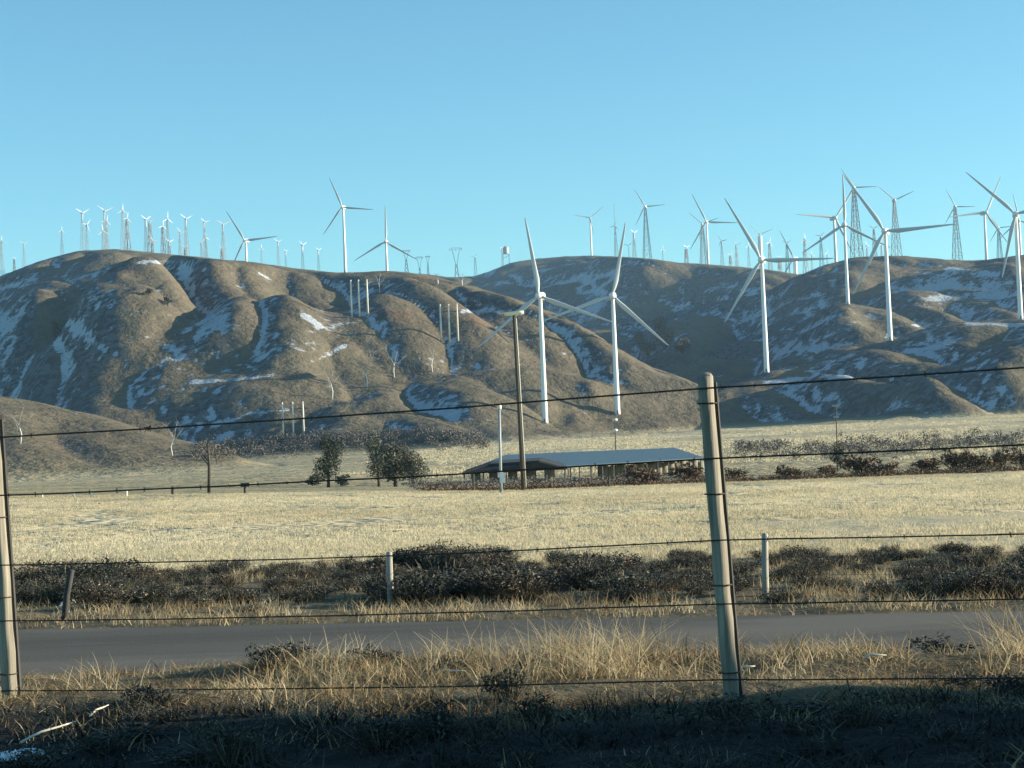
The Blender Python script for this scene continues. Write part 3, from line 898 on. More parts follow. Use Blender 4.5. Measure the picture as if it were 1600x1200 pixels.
G1 = 'tall white turbines on tubular towers'
T = [
    ('white turbine low on the slope right behind the cream lamp head, one blade straight up', (843, 463), 124, (100, -20, 220), None, (852, 662), 10),
    ('white turbine beside the lamp pole turbine, its blade reaching down right over the dark valley', (957, 463), 117, (80, -42, 200), None, (965, 648), 4),
    ('white turbine on the front shoulder, first to the right of the near tan fence post', (1188, 407), 113, (120, 0, 240), None, (1198, 583), 12),
    ('white turbine on the front shoulder with a long blade pointing up left past the skyline', (1385, 362), 110, (125, 4, 244), None, (1391, 533), 16),
    ('white turbine on the round knob, its top blade vertical', (1318, 352), 80, (92, 214, -28), None, (1325, 476), 8),
    ('white turbine cut by the right picture edge, base on the front shoulder', (1583, 336), 102, (138, 18, 258), None, (1595, 500), 14),
]
for lab, hub, bp, ang, d, base, yaw in T:
    tube_turbine(lab, hub, bp, ang, d, base, yaw=yaw, group=G1)
T2 = [
    ('white turbine half sunk behind the left hill crest, its hub just above the grass', (384, 376), 56, (123, 5, 244), 1.04, 14),
    ('tallest white turbine standing alone on the left hill crest', (536, 324), 52, (114, -6, 235), 1.01, 12),
    ('white turbine on the left crest with one blade straight up and two drooping', (603, 378), 58, (91, 212, -30), 1.01, 0),
    ('small white skyline turbine between two big mid turbines, blades spread like wings', (922, 341), 28, (170, 43, -77), 1.02, -5),
    ('white turbine at the middle skyline right of the tripod lattice turbine', (1104, 347), 50, (117, -3, 240), 1.02, 12),
    ('distant pale turbine whose rotor shows over the level blade of the shoulder turbine', (1187, 366), 24, (142, 22, 262), 1.25, -8),
    ('distant turbine with one leaning blade just above the dip in the skyline', (1242, 404), 50, (117, 237, -3), 1.30, 30),
    ('white turbine just left of the knob turbine with a blade level to the left', (1303, 341), 66, (177, 57, -63), 1.10, -12),
    ('white turbine on the right hill crest near the picture edge, one blade leaning right', (1538, 333), 64, (67, 188, -53), 1.03, -10),
    ('turbine half hidden behind the tower at the right picture edge', (1592, 345), 44, (103, 223, -17), 1.16, 8),
]
for lab, hub, bp, ang, beh, yaw in T2:
    tube_turbine(lab, hub, bp, ang, behind=beh, yaw=yaw, group=G1)

# ------------------------------------------------------------------ turbines on lattice towers
def lattice_mesh(name, w0, w1, bays, r, legs=4):
    m = MB()
    def corner(k, t):
        w = w0 + (w1 - w0) * t
        a = 2 * math.pi * (k + 0.5) / legs
        return Vector((w * math.cos(a), w * math.sin(a), t))
    for k in range(legs):
        m.bar(corner(k, -0.02), corner(k, 1), r * 1.25)
    ts = [0.0]
    step = 1.0
    for i in range(bays):
        ts.append(1 - (1 - (i + 1) / bays) ** 1.25)
    for i in range(bays):
        for k in range(legs):
            j = (k + 1) % legs
            m.bar(corner(k, ts[i]), corner(j, ts[i + 1]), r * 0.6)
            m.bar(corner(j, ts[i]), corner(k, ts[i + 1]), r * 0.6)
            m.bar(corner(k, ts[i + 1]), corner(j, ts[i + 1]), r * 0.6)
    return m.mesh(name, M['steel'])
LAT = lattice_mesh('lattice_tower', 0.10, 0.020, 7, 0.0040, 4)
LATN = lattice_mesh('lattice_tower', 0.080, 0.014, 5, 0.0027, 4)
SBLADE = blade_mesh(2.2)
SBLADE.materials.clear(); SBLADE.materials.append(M['blade'])

def lattice_turbine(label, hub, blade_px, angles, behind=1.02, yaw=10, group=None, thick=False, base=None):
    dd = skyline_d(hub[0]) * behind
    u, _ = ray(*hub)
    b = Vector((u * dd, dd, float(ground(u * dd, dd))))
    top = at(hub[0], hub[1], dd)
    H = top.z - b.z
    Rr = blade_px * dd / F
    e = empty('lattice_turbine', b, R(-yaw))
    w = max(H, 2.2 * Rr)
    share('lattice_tower', LATN if thick else LAT, e, scale=(w, w, H * 0.985), rot=(0, 0, R(20)))
    k = Rr * 2.2
    share('nacelle', NAC, e, (0, 0, H), scale=(k, k, k))
    share('hub', HUB, e, (0, -0.03 * k, H), scale=(k, k, k))
    for a in angles:
        share('blade', SBLADE if thick else BLADE, e, (0, -0.06 * k, H), (0, R(90 - (a - 2.3)), 0), (Rr, Rr, Rr))
    return tag(e, label, 'wind turbine', group)

G2 = 'grey turbines on lattice towers along the skyline'
T3 = [
    ('dark three-bladed turbine on a tall open lattice tower right of the small winged turbine', (1008, 323), 32, (121, 4, 244), 1.01, 10),
    ('lattice tower turbine standing close behind the middle skyline turbine', (1097, 350), 28, (140, 20, 260), 1.06, 5),
    ('tall lattice turbine behind the crossed blades on the right hill', (1334, 293), 36, (125, 1, 240), 1.03, 5),
    ('lattice turbine on the right hilltop, its two upper blades spread in a wide v', (1397, 313), 34, (141, 25, 265), 1.03, 0),
    ('lattice turbine on the right hilltop left of the leaning-blade turbine', (1492, 323), 31, (118, -1, 240), 1.02, 6),
    ('low dark lattice turbine between the last two turbines at the right', (1560, 356), 26, (125, 5, 240), 1.05, 14),
]
for lab, hub, bp, ang, beh, yaw in T3:
    lattice_turbine(lab, hub, bp, ang, beh, yaw, G2)

ORD = ['first', 'second', 'third', 'fourth', 'fifth', 'sixth', 'seventh', 'eighth', 'ninth', 'tenth', 'eleventh', 'twelfth', 'thirteenth', 'fourteenth', 'fifteenth', 'sixteenth', 'seventeenth', 'eighteenth', 'nineteenth', 'twentieth', 'twenty-first', 'twenty-second', 'twenty-third', 'twenty-fourth', 'twenty-fifth', 'twenty-sixth', 'twenty-seventh', 'twenty-eighth']
front = [(2, 376, 9), (37, 381, 9), (96, 360, 7), (128, 333, 14), (163, 330, 15), (191, 329, 11), (227, 343, 12), (261, 342, 12), (290, 342, 13), (319, 347, 10), (348, 351, 13), (408, 388, 7), (434, 378, 9), (446, 393, 7), (472, 383, 11), (497, 391, 8)]
rear = [(22, 404, 5), (135, 351, 11), (160, 361, 11), (166, 345, 10), (198, 341, 10), (234, 346, 10), (238, 376, 10), (254, 353, 10), (264, 378, 10), (281, 363, 10), (290, 386, 9), (314, 379, 9), (321, 371, 9), (347, 388, 8)]
G3 = 'small old turbines on the left hill'
for i, (hx, hy, bp) in enumerate(front):
    a0 = rnd.choice((30, 28, 35, 90, 150, 20, 33))
    lattice_turbine('small white-headed lattice turbine, %s from the left in the taller left crest row' % ORD[i], (hx, hy), bp, (a0, a0 + 120, a0 + 240), 1.01, rnd.uniform(-60, -25), G3, True)
for i, (hx, hy, bp) in enumerate(rear):
    a0 = rnd.uniform(0, 120)
    lattice_turbine('low small turbine peeping over the left crest, %s from left in the lower row' % ORD[i], (hx, hy), bp, (a0, a0 + 120, a0 + 240), 1.10, rnd.uniform(-60, -20), G3, True)
far = [(742, 401, 6), (784, 388, 5), (961, 353, 9), (990, 364, 10), (982, 384, 8), (1035, 389, 7), (1072, 387, 9), (1127, 376, 10), (1150, 383, 9), (1141, 398, 6), (1169, 384, 8), (1202, 379, 9), (1218, 402, 6), (1229, 380, 8), (1257, 374, 10), (1268, 398, 7), (1282, 369, 9), (1292, 396, 7), (1354, 384, 8), (1365, 357, 9), (1377, 384, 8)]
G4 = 'small far turbines along the middle skyline'
for i, (hx, hy, bp) in enumerate(far):
    a0 = rnd.uniform(0, 120)
    lattice_turbine('tiny far lattice turbine above the middle and right skyline, %s from the left' % ORD[i], (hx, hy), bp, (a0, a0 + 120, a0 + 240), 1.06 if i % 3 else 1.2, rnd.uniform(-50, 20), G4, True)

# ------------------------------------------------------------------ transmission pylons and mast on the skyline
def pylon(label, px, top_y, w_px, behind, bare=False):
    dd = skyline_d(px) * behind
    u, _ = ray(px, top_y)
    b = Vector((u * dd, dd, float(ground(u * dd, dd))))
    H = at(px, top_y, dd).z - b.z
    W = w_px * dd / F
    e = empty('transmission_pylon', b, R(8))
    m = MB()
    r = 0.28 * dd / 2500
    wst = H * 0.62
    for sx in (-1, 1):
        for sy in (-1, 1):
            m.bar((sx * W * 0.22, sy * W * 0.22, -0.5), (sx * W * 0.06, sy * W * 0.06, wst), r)
            m.bar((sx * W * 0.06, sy * W * 0.06, wst), (sx * W * 0.30, sy * W * 0.05, H * 0.96), r)
    for i in range(4):
        t0, t1 = i / 4, (i + 1) / 4
        w0_, w1_ = W * (0.22 - 0.16 * t0), W * (0.22 - 0.16 * t1)
        for sy in (-1, 1):
            m.bar((-w0_, sy * w0_, wst * t0), (w1_, sy * w1_, wst * t1), r * 0.6)
            m.bar((w0_, sy * w0_, wst * t0), (-w1_, sy * w1_, wst * t1), r * 0.6)
    m.obj('lattice_body', M['steel'], e)
    m = MB()
    m.bar((-W * 0.5, 0, H * 0.97), (W * 0.5, 0, H * 0.97), r)
    m.bar((-W * 0.5, 0, H * 0.975), (-W * 0.3, 0, H), r * 0.7)
    m.bar((W * 0.5, 0, H * 0.975), (W * 0.3, 0, H), r * 0.7)
    m.bar((-W * 0.3, 0, H), (W * 0.3, 0, H), r * 0.7)
    m.obj('cross_arm', M['steel'], e)
    for sx in (-0.46, 0, 0.46):
        m = MB(); m.lathe([(r * 0.8, 0), (r * 1.6, 0.02 * H), (r * 0.8, 0.045 * H)], 6)
        m.obj('insulator', M['steel'], e, loc=(sx * W, 0, H * 0.97 - 0.05 * H))
    return tag(e, label, 'pylon', 'pylons in the dip of the skyline')
pylon('grey transmission pylon with a wide flat top in the dip of the skyline', 712, 387, 20, 1.03)
pylon('squat pylon under the right blade of the drooping-blade turbine', 634, 391, 14, 1.02)
pylon('short pylon just left of the thin dark tower in the skyline dip', 655, 401, 12, 1.02)
pylon('thin pylon between the two pylons in the skyline dip', 668, 400, 8, 1.03)

def mast():
    px = 959
    dd = skyline_d(px) * 1.02
    b = at(px + 2, 400, dd); u, _ = ray(px, 318)
    b = Vector((u * dd, dd, float(ground(u * dd, dd))))
    H = at(px, 318, dd).z - b.z
    e = empty('radio_mast', b)
    m = MB(); m.tube([(0, 0, -1), (0, 0, H)], [0.35, 0.18], 6); m.obj('mast_pole', M['steel'], e)
    m = MB(); m.box((-1.0, -0.2, H * 0.46), (1.0, 0.2, H * 0.485)); m.box((-0.8, -0.2, H * 0.54), (0.8, 0.2, H * 0.56)); m.obj('antenna', M['white'], e)
    tag(e, 'very thin tall mast on the skyline left of the tall tripod lattice turbine', 'mast')
mast()
def far_tower():
    dd = skyline_d(790) * 1.12
    u, _ = ray(790, 385)
    b = Vector((u * dd, dd, float(ground(u * dd, dd))))
    H = at(790, 385, dd).z - b.z
    s = dd / F
    e = empty('water_tank_tower', b)
    m = MB()
    for sx in (-1, 1):
        for sy in (-1, 1):
            m.bar((sx * 6 * s, sy * 6 * s, -1), (sx * 4.5 * s, sy * 4.5 * s, H - 12 * s), 0.5 * s)
    m.bar((-6 * s, -5 * s, H - 20 * s), (6 * s, -5 * s, H - 14 * s), 0.4 * s)
    m.obj('leg_frame', M['steel'], e)
    m = MB(); m.lathe([(4.6 * s, H - 12 * s), (4.8 * s, H - 11 * s), (4.8 * s, H - 2 * s), (2.5 * s, H)], 14); m.obj('tank', M['greypole'], e)
    tag(e, 'faint pale tank tower rising behind the middle skyline', 'tower')
far_tower()

# ------------------------------------------------------------------ three-pole power line frames on the hillside
def three_pole(label, tops, bases):
    bs = [hit(*b) for b in bases]
    dmid = bs[1].y
    bs = [Vector((ray(*b)[0] * dmid, dmid, float(ground(ray(*b)[0] * dmid, dmid)))) for b in bases]
    c = bs[1]
    e = empty('three_pole_frame', c)
    r = max(0.22, 1.5 * dmid / F)
    H = at(tops[1][0], tops[1][1], dmid).z - c.z
    for b in bs:
        m = MB(); m.tube([(0, 0, -1.0), (0, 0, H * 0.6), (0, 0, H + c.z - b.z)], [r * 1.1, r, r * 0.8], 8)
        m.obj('pole', M['palewood'], e, True, loc=b - c)
    m = MB()
    x0, x1 = bs[0].x - c.x, bs[-1].x - c.x
    m.box((x0 - 2.2, r * 0.9, H * 0.80), (x1 + 2.2, r * 0.9 + r * 0.7, H * 0.80 + r * 0.8))
    m.obj('cross_arm', M['polewood'], e)
    return tag(e, label, 'power pole', 'three-pole frames up the hillside')
three_pole('three pale power poles side by side just under the left crest', [(547, 437), (559, 437), (571, 434)], [(550, 495), (562, 495), (575, 494)])
three_pole('three pale power poles side by side above the blue shaded hollow', [(687, 475), (700, 475), (713, 474)], [(690, 538), (703, 537), (716, 538)])
three_pole('three white power poles side by side at the foot of the left hill', [(438, 628), (455, 628), (471, 625)], [(443, 686), (459, 686), (475, 687)])

# ------------------------------------------------------------------ bare pale trees on the slopes
def bare_tree(label, base, h_px, seed, spread=0.5, name='bare_tree'):
    q = random.Random(seed)
    b = hit(*base)
    H = h_px * b.y / F
    e = empty(name, b)
    r0 = max(0.15, 0.95 * b.y / F)
    m = MB()
    bend = q.uniform(-0.05, 0.05) * H
    fork = 0.5 * H
    pts = [(0, 0, -0.4), (-bend, 0, fork * 0.5), (bend, 0, fork)]
    m.tube(pts, [r0, r0 * 0.85, r0 * 0.75], 7)
    m.obj('trunk', M['palebark'], e, True)
    limbs = [(-0.30, 0.48), (0.12, 0.55), (0.42, 0.40), (-0.12, 0.38)]
    m2 = MB()
    for k, (sx, up) in enumerate(limbs):
        m = MB()
        sx *= spread / 0.4 * q.uniform(0.8, 1.2)
        z0 = fork * (0.97 - 0.12 * k)
        tip = (bend + sx * H, q.uniform(-0.15, 0.15) * H, z0 + up * H)
        mid = (bend + sx * 0.45 * H, tip[1] * 0.4, z0 + up * 0.55 * H)
        m.tube([(bend * 0.9, 0, z0), mid, tip], [r0 * 0.55, r0 * 0.38, r0 * 0.15], 6)
        m.obj('limb', M['greybark'], e, True)
        for _ in range(9):
            t = q.uniform(0.35, 1.0)
            p = Vector(mid).lerp(Vector(tip), t)
            dv = Vector((q.uniform(-1, 1), q.uniform(-1, 1), q.uniform(0.3, 1.2))) * 0.16 * H
            m2.tube([p, p + dv * 0.6 + Vector((0, 0, 0.01 * H)), p + dv], [r0 * 0.16, r0 * 0.11, r0 * 0.05], 4)
    m2.obj('twigs', M['greybark'], e)
    return tag(e, label, 'tree', 'bare pale trees')
bare_tree('bare tree with a forked white trunk on the small left hill', (32, 698), 62, 1, 0.5)
bare_tree('bare white-trunked tree at the right foot of the small left hill', (270, 714), 54, 2, 0.3)
bare_tree('bare white-trunked tree above the three lowest power poles', (519, 624), 50, 3, 0.35)
bare_tree('bare white-trunked tree in the middle of the left slope', (573, 605), 44, 4, 0.5)
bare_tree('bare leaning white tree at the left edge of the blue hollow', (616, 590), 42, 5, 0.4)
bare_tree('bare white tree standing at the lower edge of the blue hollow', (676, 583), 44, 6, 0.2)
bare_tree('small bare pale tree near the crest below the drooping-blade turbine', (593, 458), 30, 7, 0.3)
bare_tree('bare pale tree at the dark skyline dip, left of two', (684, 444), 16, 8, 0.2)
bare_tree('bare pale tree at the dark skyline dip, right of two', (722, 446), 18, 9, 0.3)

# ------------------------------------------------------------------ leafy trees and shrubs
def leafy_tree(name, label, base, w_px, h_px, mat, d=None, n=1400, trunk=True, group=None, cat='tree', lobes=9, leaf=0.026, seed=0, lo=0.0, hi=0.95):
    q = random.Random(seed + 71)
    if d is None:
        b = hit(*base)
    else:
        u, _ = ray(*base)
        b = Vector((u * d, d, float(ground(u * d, d))))
    H = at(base[0], base[1] - h_px, b.y).z - b.z if d is not None else h_px * b.y / F
    W = w_px * b.y / F
    e = empty(name, b, q.uniform(0, 6))
    cs, rs = [], []
    for k in range(lobes):
        a = q.uniform(0, 6.28); rr = q.uniform(0.0, 0.30) * W
        zz = H * (0.24 + 0.62 * (k + 0.5) / lobes)
        taper = 1 - 0.55 * max(0, zz / H - 0.45)
        cs.append((rr * math.cos(a) * taper, rr * math.sin(a) * taper, zz)); rs.append((W * q.uniform(0.2, 0.32) * taper, W * q.uniform(0.2, 0.32) * taper, H * q.uniform(0.13, 0.2)))
    v, f, s = leaf_cloud(cs, rs, n, leaf * max(W, H * 0.7), lo, hi)
    mesh_obj('crown', v, f, M[mat], e, attrs={'shade': s})
    if trunk:
        m = MB()
        m.tube([(0, 0, -0.3), (0.02 * W, 0, H * 0.3), (-0.02 * W, 0.01 * W, H * 0.62)], [0.045 * W, 0.035 * W, 0.014 * W], 7)
        m.obj('trunk', M['bark'], e, True)
        m = MB()
        for c in cs[::2]:
            m.tube([(0, 0, H * 0.22), (c[0] * 0.5, c[1] * 0.5, c[2] * 0.7), c], [0.022 * W, 0.015 * W, 0.006 * W], 5)
        m.obj('limbs', M['bark'], e)
    return tag(e, label, cat, group)
leafy_tree('evergreen_tree', 'narrow dark evergreen tree on the near edge of the far pasture', (513, 757), 62, 82, 'green', 232, 3600, seed=1)
leafy_tree('roadside_tree', 'tall grey-green tree left of the shed, first of the three in its clump', (592, 752), 66, 80, 'olive', 240, 3600, seed=2)
leafy_tree('roadside_tree', 'wide grey-green tree in the middle of the clump left of the shed', (618, 752), 92, 62, 'olive', 236, 4600, seed=3)
leafy_tree('roadside_tree', 'darker rounded tree at the right end of the clump left of the shed', (646, 752), 62, 62, 'olive', 232, 3400, seed=4)
leafy_tree('dark_shrub', 'low dark shrub at the foot of the narrow evergreen, left side', (492, 759), 34, 18, 'green', 228, 700, False, None, 'shrub', 6, 0.05, 5)
leafy_tree('dark_shrub', 'low dark shrub at the foot of the narrow evergreen, right side', (536, 758), 34, 18, 'green', 228, 700, False, None, 'shrub', 6, 0.05, 6)
leafy_tree('round_shrub', 'round dark green shrub under the thin pole on the right field', (1308, 716), 30, 26, 'green', 262, 900, False, None, 'shrub', 7, 0.05, 7)
k = 0
for bx, by, w, h, txt in [(1040, 545, 44, 34, 'largest'), (1012, 556, 38, 28, 'left'), (1066, 552, 34, 24, 'right'), (1000, 538, 28, 20, 'upper left'), (1030, 520, 36, 26, 'upper')]:
    leafy_tree('bare_oak', 'rounded tan leafless oak at the mouth of the dark valley, %s of the clump' % txt, (bx, by), w, h, 'tan', None, 1500, True, 'oaks in the dark valley', 'tree', 8, 0.04, 20 + k); k += 1
for bx, by, w, h, txt in [(232, 462, 18, 12, 'left'), (262, 478, 22, 14, 'right')]:
    leafy_tree('hill_oak', 'small dark oak on the upper left hill, %s one of two' % txt, (bx, by), w, h, 'green', None, 400, True, 'oaks on the left hill', 'tree', 7, 0.06, 30 + k); k += 1
for bx, by, w, h, txt in [(86, 526, 30, 26, 'low on the shaded left slope')]:
    leafy_tree('hill_oak', 'rounded tan oak %s' % txt, (bx, by), w, h, 'tan', None, 600, True, None, 'tree', 8, 0.05, 40)

# brush belts far out: uncountable
def brush_belt(name, label, zone, n, hpx, mat, lo=0.0, hi=1.0, per=22):
    parts = []
    for _ in range(n):
        px, py = zone()
        b = hit_fast(px, py)
        if b is None: continue
        s = b[1] / F
        h = hpx * s * rng.uniform(0.6, 1.3); w = h * rng.uniform(0.8, 1.6)
        v, f, sh = leaf_cloud([(b[0], b[1], b[2] + h * 0.4)], [(w * 0.6, w * 0.6, h * 0.5)], per, h * 0.10, lo, hi, inner=0.1)
        parts.append((v, f, sh))
    v, f, s = stack(parts)
    return tag(mesh_obj(name, v, f, M[mat], attrs={'shade': s}), label, 'brush', kind='stuff')
DS2 = np.concatenate([np.geomspace(60, 700, 160), np.geomspace(704, 2600, 420)])
_col = {}
def hit_fast(px, py):
    u, t = ray(px, py)
    key = round(u * 250)
    if key not in _col:
        uu = key / 250
        _col[key] = (ground(uu * DS2, DS2) - CAMZ) / DS2
    e = _col[key]
    if not np.any(e >= t): return None
    d = DS2[int(np.argmax(e >= t))] * rng.uniform(0.995, 1.005)
    return (u * d, d, CAMZ + t * d)
def belt_zone(pts, sd):
    xs_ = [p[0] for p in pts]; ys_ = [p[1] for p in pts]
    def z():
        px = rng.uniform(xs_[0], xs_[-1])
        return px, float(np.interp(px, xs_, ys_)) + rng.normal(0, sd)
    return z
brush_belt('brush_belt', 'purple-grey leafless brush along the foot of the left hill', belt_zone([(300, 712), (400, 702), (480, 694), (560, 690), (640, 688), (760, 690)], 6), 620, 13, 'purple', 0.15, 1.0, 80)
brush_belt('slope_brush', 'grey brown brush clumps under the two mid turbines', belt_zone([(820, 668), (950, 664), (1090, 655)], 9), 200, 8, 'purple')
brush_belt('hollow_scrub', 'dark scrub scattered over the shaded left hill slopes', lambda: (rng.uniform(0, 420), rng.uniform(440, 640)), 420, 8, 'green', per=16)
brush_belt('valley_scrub', 'dark scrub scattered over the shaded valley at the centre right', lambda: (rng.uniform(820, 1300), rng.uniform(430, 570)), 360, 8, 'green', per=16)
brush_belt('hill_scrub', 'tiny dark shrubs dotted over the sunlit grass hills', lambda: (rng.uniform(0, 1600), rng.uniform(410, 660)), 1500, 4.5, 'purple', 0.0, 0.7, per=9)
brush_belt('pasture_brush', 'low grey brush dotted over the far pasture', lambda: (rng.uniform(0, 1600), rng.uniform(690, 755)), 420, 6, 'purple', 0.2, per=26)
parts = []
for _ in range(420):
    px = rng.uniform(640, 1120); d = rng.uniform(165, 245); u, _t = ray(px, 750)
    z_ = float(ground(np.array([u * d]), np.array([d]))[0]); h = rng.uniform(0.5, 1.25)
    parts.append(leaf_cloud([(u * d, d, z_ + h * 0.4)], [(h * 0.8, h * 0.8, h * 0.55)], 34, 0.09, 0.25, 1.0, inner=0.1))
v, f, s = stack(parts)
tag(mesh_obj('shed_brush', v, f, M['purple'], attrs={'shade': s}), 'grey brown dry weeds standing in the yard before the blue-roofed shed', 'weeds', kind='stuff')
brush_belt('right_field_brush', 'leafless grey brush along the right field before the hills', belt_zone([(1150, 704), (1300, 706), (1400, 700), (1600, 690)], 7), 300, 14, 'purple', 0.2, 1.0, 70)

# ------------------------------------------------------------------ poles near the shed
def pole_from(base_px, top_px, d):
    b = at(base_px[0], base_px[1], d); zg = float(ground(np.array([b.x]), np.array([d]))[0])
    b.z = zg
    t = at(top_px[0], top_px[1], d)
    return b, t - b
b, v = pole_from((818, 768), (803, 492), 130)
e = empty('lamp_pole', b)
m = MB(); m.tube([(0, 0, -0.6), v * 0.5, v], [0.15, 0.13, 0.11], 12); m.obj('pole', M['polewood'], e, True)
m = MB(); m.tube([v * 0.02 + Vector((0.18, -0.05, 0)), v * 0.55 + Vector((0.16, -0.04, 0)), v * 0.98 + Vector((0.135, -0.03, 0))], [0.045, 0.04, 0.04], 8); m.obj('lit_side_strip', M['palewood'], e, True)  # added pale strip painting the sunlit right side of the pole
hd = empty('lamp_head', v); hd.parent = e
bpy.data.objects.remove(hd)
m = MB()
for i in range(1):
    pass
L = 0.68
prof = [(-L, 0.08, 0.04), (-L * 0.97, 0.20, 0.11), (-L * 0.5, 0.22, 0.12), (0, 0.23, 0.125), (L * 0.5, 0.22, 0.12), (L * 0.97, 0.20, 0.11), (L, 0.08, 0.04)]
n = 12
for x_, wy, hz in prof:
    for k in range(n):
        a = 2 * math.pi * k / n
        m.v.append((x_, math.copysign(abs(math.cos(a)) ** 0.6, math.cos(a)) * wy, 0.12 + math.copysign(abs(math.sin(a)) ** 0.6, math.sin(a)) * hz))
for i in range(len(prof) - 1):
    for k in range(n):
        j = (k + 1) % n
        m.f.append((i * n + k, i * n + j, (i + 1) * n + j, (i + 1) * n + k))
m.f.append(tuple(reversed(range(n)))); m.f.append(tuple(range((len(prof) - 1) * n, len(prof) * n)))
lh = m.obj('lamp_head', M['lamp'], e, True, loc=v)
lh.rotation_euler = (0, R(-3), R(-6))
m = MB(); m.box((-L * 0.8, -0.15, -0.03), (L * 0.8, 0.15, 0.0)); m.obj('diffuser', M['whitebox'], lh)
tag(e, 'tall dark wooden pole with a long cream lamp head across its top', 'lamp pole')

b, v = pole_from((783, 776), (780, 634), 124)
e = empty('meter_pole', b)
m = MB(); m.tube([(0, 0, -0.5), v * 0.5, v], [0.10, 0.09, 0.085], 10); m.obj('pole', M['greypole'], e, True)
m = MB(); m.tube([v * 0.96, v * 1.0, v * 1.02], [0.15, 0.15, 0.06], 10); m.obj('cap', M['palewood'], e, True)
m = MB(); m.box((-0.02, -0.30, 0.62), (0.30, -0.11, 1.28)); m.obj('meter_box', M['whitebox'], e)
m = MB(); m.box((-0.16, -0.26, 0.98), (-0.025, -0.10, 1.42)); m.obj('switch_box', M['whitebox'], e)
tag(e, 'short pale grey pole with a white meter box, left of the tall lamp pole', 'utility pole')

b, v = pole_from((961, 712), (961, 652), 300)
e = empty('insulator_pole', b)
m = MB(); m.tube([(0, 0, -0.5), v], [0.10, 0.08], 8); m.obj('pole', M['polewood'], e, True)
for k, t in enumerate((0.93, 0.74)):
    m = MB(); m.lathe([(0.2, 0), (0.42, 0.12), (0.42, 0.3), (0.2, 0.42)], 10); m.obj('insulator', M['whitebox'], e, True, loc=v * t)
m = MB(); m.bar(v * 0.95 + Vector((-0.9, 0, 0)), v * 0.95 + Vector((0.9, 0, 0)), 0.07); m.obj('cross_arm', M['polewood'], e)
tag(e, 'thin pole with two white insulators rising behind the blue shed roof', 'utility pole')

b, v = pole_from((1308, 716), (1306, 632), 264)
e = empty('thin_pole', b)
m = MB(); m.tube([(0, 0, -0.5), v], [0.10, 0.07], 8); m.obj('pole', M['polewood'], e, True)
for t, w in ((0.97, 0.5), (0.80, 0.35)):
    m = MB(); m.box((-w, -0.15, 0), (w, 0.15, 0.28)); m.obj('pole_fitting', M['greypole'], e, loc=v * t)
tag(e, 'thin dark pole standing behind the round green shrub on the right field', 'utility pole')

b, v = pole_from((327, 776), (325, 692), 150)
e = empty('bare_snag', b)
m = MB(); m.tube([(0, 0, -0.4), v * 0.5 + Vector((0.06, 0, 0)), v], [0.17, 0.13, 0.05], 8); m.obj('trunk', M['bark'], e, True)
vv, ff, ss = leaf_cloud([tuple(v * 0.95 + Vector((0.5, 0, -0.2))), tuple(v * 0.8 + Vector((-0.6, 0.2, 0))), tuple(v * 0.75 + Vector((0.9, 0.2, 0)))], [(0.9, 0.7, 1.2), (0.6, 0.5, 0.9), (0.7, 0.6, 1.0)], 260, 0.07)
mesh_obj('crown', vv, ff, M['tan'], e, attrs={'shade': ss})
for k in range(5):
    m = MB(); s_ = rnd.uniform(-1, 1)
    m.tube([v * (0.55 + 0.08 * k), v * (0.7 + 0.06 * k) + Vector((s_ * 0.5, 0, 0)), v * (0.85 + 0.05 * k) + Vector((s_ * 1.1, 0.2, 0))], [0.06, 0.04, 0.015], 5); m.obj('limb', M['bark'], e)
tag(e, 'lone dark-trunked bare tree at the near edge of the left pasture', 'tree')

def field_post(label, px, y0, y1, d, w, mat, name='field_post', cap=False):
    b, v = pole_from((px, y0), (px, y1), d)
    e = empty(name, b)
    m = MB(); m.tube([(0, 0, -0.3), v * 0.5, v * 0.99, v], [w, w * 0.95, w * 0.9, w * 0.6], 8); m.obj('post', M[mat], e, True)
    if cap:
        m = MB(); m.box((-0.30, -0.12, 0), (0.30, 0.12, 0.26)); m.obj('box_top', M[mat], e, loc=v * 0.95)
    return tag(e, label, 'post', 'posts at the far edge of the field')
field_post('pale thin post at the left far edge of the field, leftmost of three', 66, 788, 772, 128, 0.07, 'palewood')
field_post('pale thin post at the left far edge of the field, second of three', 115, 790, 768, 128, 0.08, 'palewood')
field_post('pale thin post at the left far edge of the field, third of three', 143, 789, 768, 128, 0.08, 'palewood')
field_post('pale post right of the three pale posts at the left field edge', 198, 787, 766, 128, 0.08, 'palewood')
field_post('short dark post left of the lone bare tree', 270, 780, 764, 132, 0.12, 'dark_post_and_edge')
field_post('dark short post with a boxy top right of the lone bare tree', 383, 778, 760, 132, 0.10, 'dark_post_and_edge', cap=True)
field_post('thin brown post in front of the dark porch of the shed', 740, 774, 738, 132, 0.06, 'polewood')
field_post('thin brown post in front of the middle of the shed', 952, 768, 744, 132, 0.06, 'polewood')

